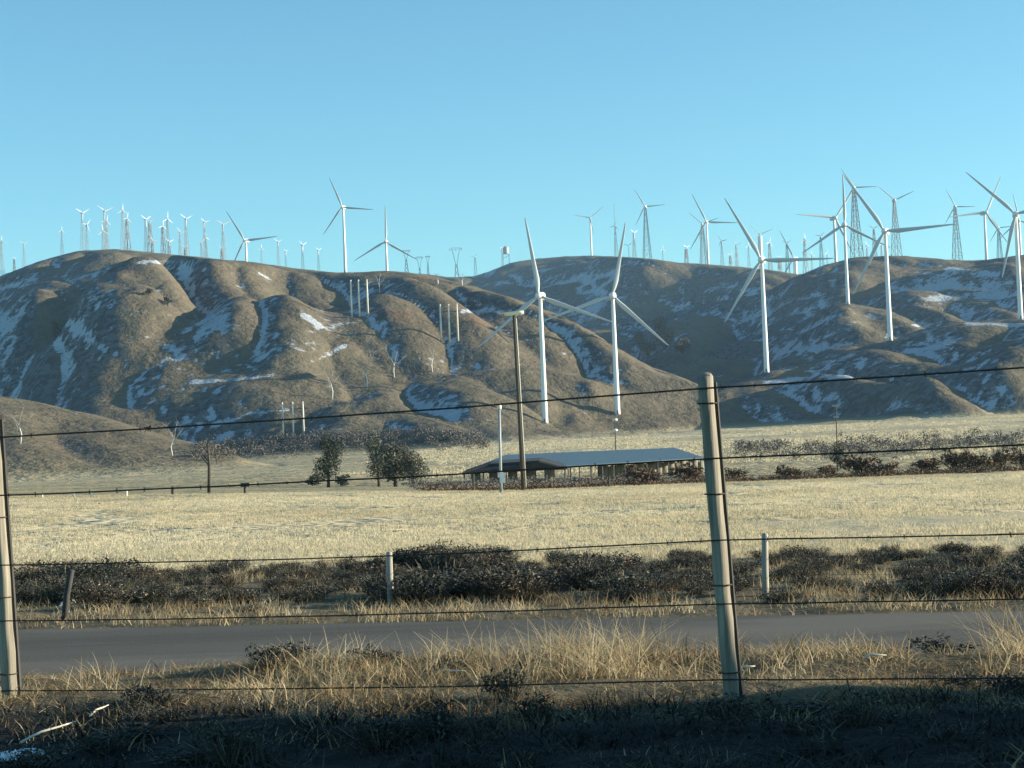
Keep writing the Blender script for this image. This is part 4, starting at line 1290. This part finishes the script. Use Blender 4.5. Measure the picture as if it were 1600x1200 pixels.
# ------------------------------------------------------------------ open shed with the blue roof
def shed():
    d0 = 262
    A = at(884, 729, d0 - 6); Bp = at(1101, 716, d0 + 4); C = at(1054, 700.5, d0 + 22); D = at(790, 711.5, d0 + 16); E = at(757, 724.5, d0 + 4)
    e = empty('open_shed', (A.x, A.y, float(ground(np.array([A.x]), np.array([A.y]))[0])))
    off = Vector(e.location)
    rows = [(E, A, Bp), (D, (D + C) / 2, C)]
    # roof sheets: standing-seam panels laid side by side
    front = [E, A, Bp]; back = [D, D.lerp(C, 0.38), C]
    seglist = [(E, A, D, D.lerp(C, 0.38), 9), (A, Bp, D.lerp(C, 0.38), C, 16)]
    for f0, f1, b0, b1, n_ in seglist:
        for k in range(n_):
            t0, t1 = (k + 0.004) / n_, (k + 0.996) / n_
            p = [f0.lerp(f1, t0), f0.lerp(f1, t1), b0.lerp(b1, t1), b0.lerp(b1, t0)]
            up = Vector((0, 0, 0.10))
            vs = [tuple(q_ - off) for q_ in p] + [tuple(q_ + up - off) for q_ in p]
            mesh_obj('roof_panel', vs, [(3, 2, 1, 0), (4, 5, 6, 7), (0, 1, 5, 4), (1, 2, 6, 5), (2, 3, 7, 6), (3, 0, 4, 7)], M['roof'], e)
    m = MB()
    m.bar(A - off + Vector((0, -0.12, -0.08)), Bp - off + Vector((0, -0.12, -0.08)), 0.16)
    m.obj('gutter', M['greypole'], e)
    # posts along the front and back
    for k in range(13):
        p = A.lerp(Bp, (k + 0.2) / 12.6)
        zg = float(ground(np.array([p.x]), np.array([p.y]))[0])
        m = MB(); m.tube([(0, 0, zg - p.z - 0.3), (0, 0, -0.1)], [0.085, 0.085], 6); m.obj('post', M['timber'], e, loc=p - off)
    for k in range(9):
        p = D.lerp(C, k / 8)
        zg = float(ground(np.array([p.x]), np.array([p.y]))[0])
        m = MB(); m.tube([(0, 0, zg - p.z - 0.3), (0, 0, -0.1)], [0.085, 0.085], 6); m.obj('post', M['timber'], e, loc=p - off)
    # dark porch with a low gable on the left end
    P0 = at(722, 738, d0 - 10); P1 = at(764, 724.5, d0 - 9); PA = at(842, 719.5, d0 - 9); P2 = at(886, 731, d0 - 8)
    back_off = Vector((0.6, 7.0, 0.35))
    vs = [P0, P1, PA, P2]
    vs = vs + [q_ + back_off for q_ in vs]
    th = Vector((0, 0, -0.22))
    vs = vs + [q_ + th for q_ in vs]
    fs = []
    for k in range(3):
        fs += [(k, k + 1, k + 5, k + 4), (k + 8, k + 12, k + 13, k + 9), (k, k + 8, k + 9, k + 1), (k + 4, k + 5, k + 13, k + 12)]
    fs += [(0, 4, 12, 8), (3, 11, 15, 7)]
    mesh_obj('porch_roof', [tuple(q_ - off) for q_ in vs], fs, M['porchshade'], e)
    lo = Vector((0, 0.12, 0))
    q0, q1, q2, q3 = P0 + lo + th, P1 + lo + th, PA + lo + th, P2 + lo + th
    mesh_obj('gable_shade', [tuple(q_ - off) for q_ in (q0, q1, q2, q3, q0 + Vector((0, 0.1, 0)), q1 + Vector((0, 0.1, 0)), q2 + Vector((0, 0.1, 0)), q3 + Vector((0, 0.1, 0)))], [(0, 3, 2, 1), (4, 5, 6, 7), (0, 4, 7, 3)], M['porchshade'], e)  # dark sheet filling the shadowed gable, shade put into its colour
    for t in (0.02, 0.2, 0.4, 0.6, 0.8, 0.98):
        p = P0.lerp(P2, t)
        zg = float(ground(np.array([p.x]), np.array([p.y]))[0])
        m = MB(); m.tube([(0, 0, zg - p.z - 0.3), (0, 0, -0.15)], [0.11, 0.11], 6); m.obj('post', M['timber'], e, loc=p + Vector((0, 0.3, 0)) - off)
    tag(e, 'long open shed with low blue metal roof and dark porch at its left end', 'shed')
    # bales kept under the roof
    k = 0
    for t in np.linspace(0.03, 0.97, 22):
        for row in range(1):
            p = A.lerp(Bp, float(t)) + Vector((0.3, 5.5, 0)) if t > 0.25 else P0.lerp(P2, float(t) * 4) + Vector((0, 4.2, 0))
            zg = float(ground(np.array([p.x]), np.array([p.y]))[0])
            m = MB()
            s_ = 0.62 + 0.1 * rnd.random()
            hgt = 1.9 + 0.5 * rnd.random()
            m.lathe([(s_ * 0.85, 0.0), (s_, 0.12), (s_ * 1.03, hgt * 0.5), (s_, hgt - 0.12), (s_ * 0.85, hgt)], 12)
            o = m.obj('straw_bale', M['hay'], None, True, loc=(p.x, p.y, zg - 0.05))
            o.rotation_euler = (0, 0, rnd.uniform(0, 3))
            tag(o, 'pale upright straw bale under the blue shed roof, %s from the left' % ORD[k], 'straw bale', 'bales under the shed roof')
            k += 1
shed()

# ------------------------------------------------------------------ brown mounds of brush beside the shed
BR = [bush_mesh('brown_brush', 'brown', 1.0, 1.0, 520, 0.085, 60, 0.016, 0.0, 1.0) for _ in range(3)]
BRW = [('wide brown brush heap right in front of the shed, left of two', 1008, 762, 62, 27), ('dark brown brush heap in front of the shed, right of two', 1076, 758, 52, 27),
       ('low brown brush heap just right of the tan fence post', 1150, 752, 44, 18), ('flat dark brush heap left of the round green shrub', 1235, 737, 52, 20), ('brown brush heap below the round green shrub', 1290, 738, 36, 18),
       ('large brown brush heap right of the round green shrub', 1345, 737, 60, 30), ('rounded tan-brown brush heap, neighbour of the large one', 1383, 740, 36, 20), ('dark brush heap right of the rounded tan one', 1440, 738, 62, 22),
       ('tall dark brown brush heap in the right row', 1495, 735, 44, 32), ('reddish brown brush heap third from the right edge', 1530, 734, 46, 30), ('dark brown brush heap second from the right edge', 1565, 733, 42, 30), ('brown brush heap at the right picture edge', 1603, 730, 40, 30)]
for i, (lab, px, py, w, h) in enumerate(BRW):
    d = 139 + (i % 3) * 4
    u, _ = ray(px, py)
    b = Vector((u * d, d, float(ground(np.array([u * d]), np.array([d]))[0])))
    W, H = w * d / F * 0.80, h * d / F * 1.25
    o = share('brush_heap', BR[i % 3], None, b, (0, 0, rnd.uniform(0, 6)), (W, W, H))
    tag(o, lab, 'brush', 'brown brush heaps along the field')
n = 900
px = rng.uniform(660, 1640, n); parts = []
for p in px:
    d = rng.uniform(133, 147); u, _ = ray(p, 760)
    z_ = float(ground(np.array([u * d]), np.array([d]))[0])
    h = rng.uniform(0.2, 0.62) * (1.0 if p < 1150 else 1.15) * (0.6 + 0.8 * abs(math.sin(p / 47.0) * math.sin(p / 19.0 + 1)))
    parts.append(leaf_cloud([(u * d, d, z_ + h * 0.4)], [(h * 1.5, h, h * 0.5)], 30, 0.075, 0.1, 1.0, inner=0.1))
v, f, s = stack(parts)
tag(mesh_obj('brown_weeds', v, f, M['brown'], attrs={'shade': s}), 'rusty brown weeds in a strip along the far edge of the field', 'weeds', kind='stuff')

# ------------------------------------------------------------------ sagebrush bank beyond the side road
SG = [bush_mesh('sagebrush', mt, 1.0, 1.0, 800, 0.042, 260, 0.010, 0.0, hi_) for mt, hi_ in (('sage', 0.9), ('sage', 0.85), ('darkbrown', 1.0), ('sage', 0.97), ('sage', 0.8))]
spots = []
prof_x = [0, 60, 170, 250, 330, 420, 520, 600, 690, 760, 850, 920, 1000, 1080, 1160, 1240, 1330, 1420, 1500, 1560, 1620]
prof_y = [880, 872, 868, 882, 872, 884, 872, 862, 840, 846, 850, 832, 850, 868, 870, 842, 872, 858, 840, 830, 826]
sb = random.Random(4)
for i in range(275):
    px = sb.uniform(-60, 1660)
    d = sb.uniform(27.6, 39.5)
    d -= SKEW * ray(px, 900)[0] * d
    topy = float(np.interp(px, prof_x, prof_y)) + sb.uniform(-4, 12) + (39.5 - d) * 3.6
    u, _ = ray(px, 900)
    zg = float(base_z(u * d, d))
    H = at(px, topy, d).z - zg
    H = min(max(H * 1.15, 0.26), 1.2)
    spots.append((px, d, u * d, zg, H, H * sb.uniform(1.1, 1.9)))
for px, h_, d in [(975, 28, 26.2), (1010, 26, 26.0), (1040, 22, 25.8), (1225, 26, 25.2), (1385, 30, 24.8), (1430, 34, 24.6), (1480, 38, 24.5), (1520, 42, 24.4), (1570, 36, 24.3), (1605, 34, 24.2), (390, 14, 27.0)]:
    d = d + 0.9
    u, _ = ray(px, 960)
    spots.append((px, d, u * d, float(base_z(u * d, d)), h_ * d / F * 1.1, 0.42))
spots.sort()
for i, (px, d, x_, zg, H, W) in enumerate(spots):
    o = share('sagebrush', SG[i % 5], None, (x_, d, zg - 0.03), (0, 0, sb.uniform(0, 6.28)), (W, W, H))
    zone = 'left of the leaning post' if px < 97 else 'between leaning and first pale post' if px < 609 else 'between pale and near tan post' if px < 1120 else 'right of the tan post'
    vd = d + SKEW * x_
    row = 'back edge' if vd > 35.5 else 'front edge' if vd < 29.5 else 'middle'
    tag(o, 'dark sagebrush, %s of the scrub band, %s' % (row, zone), 'shrub', 'sagebrush, %s, %s' % (row, zone))

# lying snow between the shrubs and by the near verge
def snow_patch(label, px, py, d, wx, wy, hz, seed):
    u, _ = ray(px, py)
    x0 = u * d
    n_, rings = 20, 4
    vs, fs = [], []
    for r_ in range(rings + 1):
        t = r_ / rings
        for k in range(n_):
            a = 2 * math.pi * k / n_
            w = 1 + 0.28 * math.sin(3 * a + seed) + 0.15 * math.sin(7 * a + seed * 2)
            xx, yy = x0 + math.cos(a) * wx * t * w, d + math.sin(a) * wy * t * w
            vs.append((xx - x0, yy - d, float(base_z(xx, yy)) - float(base_z(x0, d)) + hz * (1 - t * t) - 0.03 * (t > 0.99)))
    for r_ in range(rings):
        for k in range(n_):
            j = (k + 1) % n_
            fs.append((r_ * n_ + k, r_ * n_ + j, (r_ + 1) * n_ + j, (r_ + 1) * n_ + k))
    o = mesh_obj('snow_patch', vs, fs, M['snow'], smooth=True, loc=(x0, d, float(base_z(x0, d))))
    return tag(o, label, 'snow', 'leftover snow patches')
snow_patch('bluish snow patch in the shaded lower left corner', 24, 1180, 7.85, 0.12, 0.20, 0.022, 1.0)
snow_patch('small snow patch beside the leaning dark post', 112, 955, 31.0, 0.12, 0.5, 0.09, 2.0)
snow_patch('small snow patch right of the leaning post under a shrub', 165, 955, 32.0, 0.12, 0.5, 0.09, 3.0)
snow_patch('bright snow streak between shrubs in the middle of the bank', 810, 895, 36.5, 0.16, 0.8, 0.06, 4.0)
snow_patch('small snow patch low in the middle of the shrub bank', 965, 915, 32, 0.09, 0.6, 0.06, 5.0)

# ------------------------------------------------------------------ weathered fence beyond the side road
def far_fence():
    P = [((97, 990), (112, 890), 27.5, 0.05, 'dark_post_and_edge'), ((611, 955), (608, 862), 28.0, 0.05, 'palepost'), ((1197, 962), (1195, 833), 27.0, 0.05, 'palepost'), ((1790, 950), (1788, 815), 26.0, 0.05, 'palepost'), ((-480, 985), (-484, 890), 29.5, 0.05, 'palepost')]
    e = None; tops = []
    for bp, tp, d, w, mt in P:
        b = at(bp[0], bp[1], d); b.z = float(base_z(b.x, d)); t = at(tp[0], tp[1], d)
        if e is None:
            e = empty('old_fence', b); off = Vector(b)
        m = MB(); m.tube([Vector((0, 0, -0.3)), (t - b) * 0.5, (t - b) * 0.98, (t - b)], [w, w * 0.97, w * 0.92, w * 0.7], 9)
        po = m.obj('post', M[mt], e, True, loc=b - off)
        tops.append((b, t))
        if mt == 'dark_post_and_edge': po['label'] = 'dark leaning wooden post'
    order = sorted(range(len(tops)), key=lambda i: tops[i][0].x)
    for f_ in (0.92, 0.62, 0.33):
        m = MB()
        for a, b in zip(order[:-1], order[1:]):
            p = tops[a][0].lerp(tops[a][1], f_) - off; q_ = tops[b][0].lerp(tops[b][1], f_) - off
            mid = (p + q_) / 2 - Vector((0, 0, 0.05))
            m.tube([p, mid, q_], [0.003] * 3, 4, False)
        m.obj('wire', M['wire'], e)
    tag(e, 'old wire fence of thin pale posts and one dark leaning post across the side road', 'fence')
far_fence()

# ------------------------------------------------------------------ barbed wire fence in front
def near_fence():
    b1, t1 = at(1143, 1092, 8.5), at(1101, 589, 8.5)
    b0, t0 = at(16, 1092, 9.62), at(-14, 648, 9.62)
    step = b1 - b0; tstep = t1 - t0
    bases = [b0 - step, b0, b1, b1 + step * 0.97, b1 + step * 1.95]
    tops = [t0 - step + Vector((0, 0, 0.0)), t0, t1, b1 + step * 0.97 + (t1 - b1), b1 + step * 1.95 + (t1 - b1)]
    e = empty('wire_fence', Vector((b1.x, b1.y, float(base_z(b1.x, b1.y)))))
    off = Vector(e.location)
    for i, (b, t) in enumerate(zip(bases, tops)):
        zg = float(base_z(b.x, b.y))
        dr = (t - b).normalized()
        bb = b + dr * ((zg - 0.25 - b.z) / dr.z)
        q = random.Random(60 + i)
        m = MB()
        pts, rad = [], []
        for k in range(15):
            f_ = k / 14
            p = bb.lerp(t, f_) + Vector((q.uniform(-1, 1), q.uniform(-1, 1), 0)) * 0.0025
            pts.append(p - off); rad.append(0.0385 - 0.003 * f_ + q.uniform(-0.0012, 0.0012))
        pts.append(t - off + Vector((0, 0, 0.006))); rad.append(0.031)
        m.tube(pts, rad, 14)
        ph = [q.uniform(0, 6.28) for _ in range(3)]
        for vi in range(len(m.v)):
            c_ = pts[vi // 14]; th_ = 2 * math.pi * (vi % 14 + 0.5) / 14
            fac = 1 + 0.07 * math.sin(2 * th_ + ph[0]) + 0.05 * math.sin(5 * th_ + ph[1]) + 0.03 * math.sin(9 * th_ + ph[2] + vi * 0.01)
            m.v[vi] = tuple(c_ + (Vector(m.v[vi]) - c_) * fac)
        po = m.obj('post', M['post'], e, True)
        m = MB()
        o2 = Vector((0.044, 0.022, 0))
        lo_ = bb.lerp(t, 0.0) + o2 - off; hi_ = bb.lerp(t, 0.985) + o2 - off
        m.tube([lo_, (lo_ + hi_) / 2, hi_], [0.013, 0.012, 0.011], 6)
        m.obj('dark_post_and_edge', M['dark_post_and_edge'], po)  # added strip that paints a dark right edge on the post
        for yy in (0.07, 0.31, 0.55, 0.78, 0.96):
            m = MB()
            p = t.lerp(bb, yy) - off
            m.lathe([(0.0445, -0.003), (0.0465, 0.0), (0.0445, 0.003)], 12)
            m.obj('wire_tie', M['wire'], po, loc=p)
    y1 = [607, 716, 843, 942, 1060]; y0 = [684, 774, 882, 969, 1077]
    for k in range(5):
        p1 = at(1104 + (y1[k] - 600) * 0.083, y1[k], 8.5); p0 = at(-8 + (y0[k] - 650) * 0.07, y0[k], 9.62)
        fr = Vector((-0.012, -0.046, 0))
        p1 += fr; p0 += fr
        st = p1 - p0
        knots = [p0 - st, p0, p1, p1 + st * 0.97, p1 + st * 1.95]
        if k == 0:
            knots[3].z += 0.01
        m = MB(); pts = []
        q = random.Random(k)
        for a, b in zip(knots[:-1], knots[1:]):
            for j in range(12):
                t = j / 12
                pts.append(a.lerp(b, t) - Vector((0, 0, (0.012 if k != 2 else 0.02) * math.sin(math.pi * t))) + Vector((0, 0, q.uniform(-1, 1) * 0.0015)) - off)
        pts.append(knots[-1] - off)
        rr = [0.0042, 0.0040, 0.0033, 0.0033, 0.0036][k]
        # two strands twisted together
        m.tube(pts, [rr] * len(pts), 5)
        w = m.obj('wire', M['wire'], e)
        mb = MB()
        tot = 0
        for a, b in zip(pts[:-1], pts[1:]):
            L_ = (b - a).length
            for j in range(2):
                p = a.lerp(b, (j + 0.5) / 2)
                dv = (b - a).normalized()
                for s_ in (1, -1):
                    ang = q.uniform(0, 3.14)
                    nvec = Vector((0.3 * dv.x * s_, math.cos(ang), math.sin(ang))).normalized() * 0.014
                    mb.tube([p - nvec, p + nvec], [0.0016, 0.0016], 4)
        ob = mb.obj('barbs', M['wire'], w)
        ob['kind'] = 'stuff'
    # debris caught on the wires
    for px, py, d in ((232, 668, 9.4),):
        p = at(px, py, d) - off
        m = MB()
        q = random.Random(9)
        for _ in range(14):
            dv = Vector((q.uniform(-1, 1), q.uniform(-1, 1), q.uniform(-1, 0.6))) * 0.028
            m.tube([p, p + dv * 0.6, p + dv], [0.004, 0.003, 0.001], 4)
        m.obj('snagged_twigs', M['wire'], e)
    tag(e, 'five-strand barbed wire fence on round tan wooden posts in the foreground', 'fence')
near_fence()

# ------------------------------------------------------------------ weeds, sticks and brush on the near verge
NB = [bush_mesh('verge_brush', 'sage', 1.0, 1.0, 520, 0.06, 160, 0.012, 0.0, 0.8) for _ in range(3)]
nb = random.Random(8)
VB = [('dark brush clump in front of the side road, left of the middle', 425, 1062, 10.6, 0.20, 0.16), ('dark brush clump beside the left brush clump, nearer the middle', 462, 1050, 11.0, 0.18, 0.17),
      ('dark brush clump in the weeds below the right end of the side road', 1465, 1045, 10.4, 0.24, 0.15), ('low brush clump left of the one under the right end of the side road', 1340, 1050, 10.6, 0.18, 0.13), ('low dark brush under the middle of the fence', 700, 1070, 10.2, 0.22, 0.11), ('low dark brush under the left half of the fence', 585, 1060, 10.6, 0.2, 0.12)]
for i, (lab, px, py, d, w, h) in enumerate(VB):
    u, _ = ray(px, py)
    o = share('verge_brush', NB[i % 3], None, (u * d, d, float(base_z(u * d, d)) - 0.02), (0, 0, nb.uniform(0, 6)), (w, w, h))
    tag(o, lab, 'brush', 'brush clumps on the near verge')
for i in range(24):  # dark tufts added to deepen the shaded strip
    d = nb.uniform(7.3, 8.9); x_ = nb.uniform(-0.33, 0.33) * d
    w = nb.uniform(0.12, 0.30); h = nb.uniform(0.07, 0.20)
    o = share('shade_fill_brush', NB[i % 3], None, (x_, d, float(base_z(x_, d)) - 0.02), (0, 0, nb.uniform(0, 6)), (w, w, h))
    tag(o, 'low brush tuft, dark to deepen the shaded strip at the bottom of the picture', 'brush', 'brush in the shaded strip')
# weeds coloured dark to deepen the shaded strip
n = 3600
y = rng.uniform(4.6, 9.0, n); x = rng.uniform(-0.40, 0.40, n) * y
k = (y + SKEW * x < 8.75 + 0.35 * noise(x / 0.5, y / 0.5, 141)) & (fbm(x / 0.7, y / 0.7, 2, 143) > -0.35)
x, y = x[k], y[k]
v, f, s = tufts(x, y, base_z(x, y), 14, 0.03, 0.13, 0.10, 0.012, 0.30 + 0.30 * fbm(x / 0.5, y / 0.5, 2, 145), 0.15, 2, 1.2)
tag(mesh_obj('shade_fill_weeds', v, f, M['sage'], attrs={'shade': s}), 'weeds coloured dark to deepen the shade of the strip nearest the camera', 'weeds', kind='stuff')
def stick(label, a, b, d0, d1, r, lift=0.03):
    p, q_ = at(a[0], a[1], d0), at(b[0], b[1], d1)
    p.z = float(base_z(p.x, p.y)) + lift; q_.z = float(base_z(q_.x, q_.y)) + lift + 0.02
    o = Vector(p)
    m = MB(); v = q_ - p
    m.tube([Vector((0, 0, 0)), v * 0.35 + Vector((0, 0, 0.012)), v * 0.7 + Vector((0, 0, 0.004)), v], [r, r * 0.9, r * 0.75, r * 0.35], 7)
    ob = m.obj('fallen_stick', M['stick'], None, True, loc=o)
    tag(ob, label, 'stick', 'bleached sticks in the verge')
stick('long bleached stick lying in the shaded lower left', (32, 1163), (122, 1141), 8.05, 8.3, 0.006)
stick('short bleached stick right of the long one in the lower left', (140, 1122), (170, 1112), 8.5, 8.6, 0.005)
stick('pale stick lying by the dark brush before the side road', (436, 1012), (486, 1026), 11.3, 11.0, 0.010, 0.05)
stick('bleached stick in the weeds under the middle of the fence', (676, 1060), (728, 1058), 10.0, 9.9, 0.007, 0.03)
stick('bleached stick just right of the tan fence post near the ground', (1150, 1040), (1180, 1041), 9.6, 9.6, 0.007, 0.03)
stick('bleached stick in the weeds at the right', (1350, 1036), (1386, 1038), 9.8, 9.8, 0.007, 0.03)

# ------------------------------------------------------------------ thin winter haze
m = MB(); m.box((-11500, -300, -60), (11500, 13000, 420))
hz = m.obj('haze', M['snow'])
hm = bpy.data.materials.new('haze_air'); hm.use_nodes = True
hm.node_tree.nodes.clear()
ho = hm.node_tree.nodes.new('ShaderNodeOutputMaterial'); hv = hm.node_tree.nodes.new('ShaderNodeVolumePrincipled')
hv.inputs['Color'].default_value = (0.50, 0.76, 1.0, 1)
hv.inputs['Density'].default_value = 0.000055
hv.inputs['Anisotropy'].default_value = 0.2
hm.node_tree.links.new(hv.outputs[0], ho.inputs['Volume'])
hz.data.materials.clear(); hz.data.materials.append(hm)
tag(hz, 'thin bluish winter haze over the whole valley', 'haze', kind='stuff')
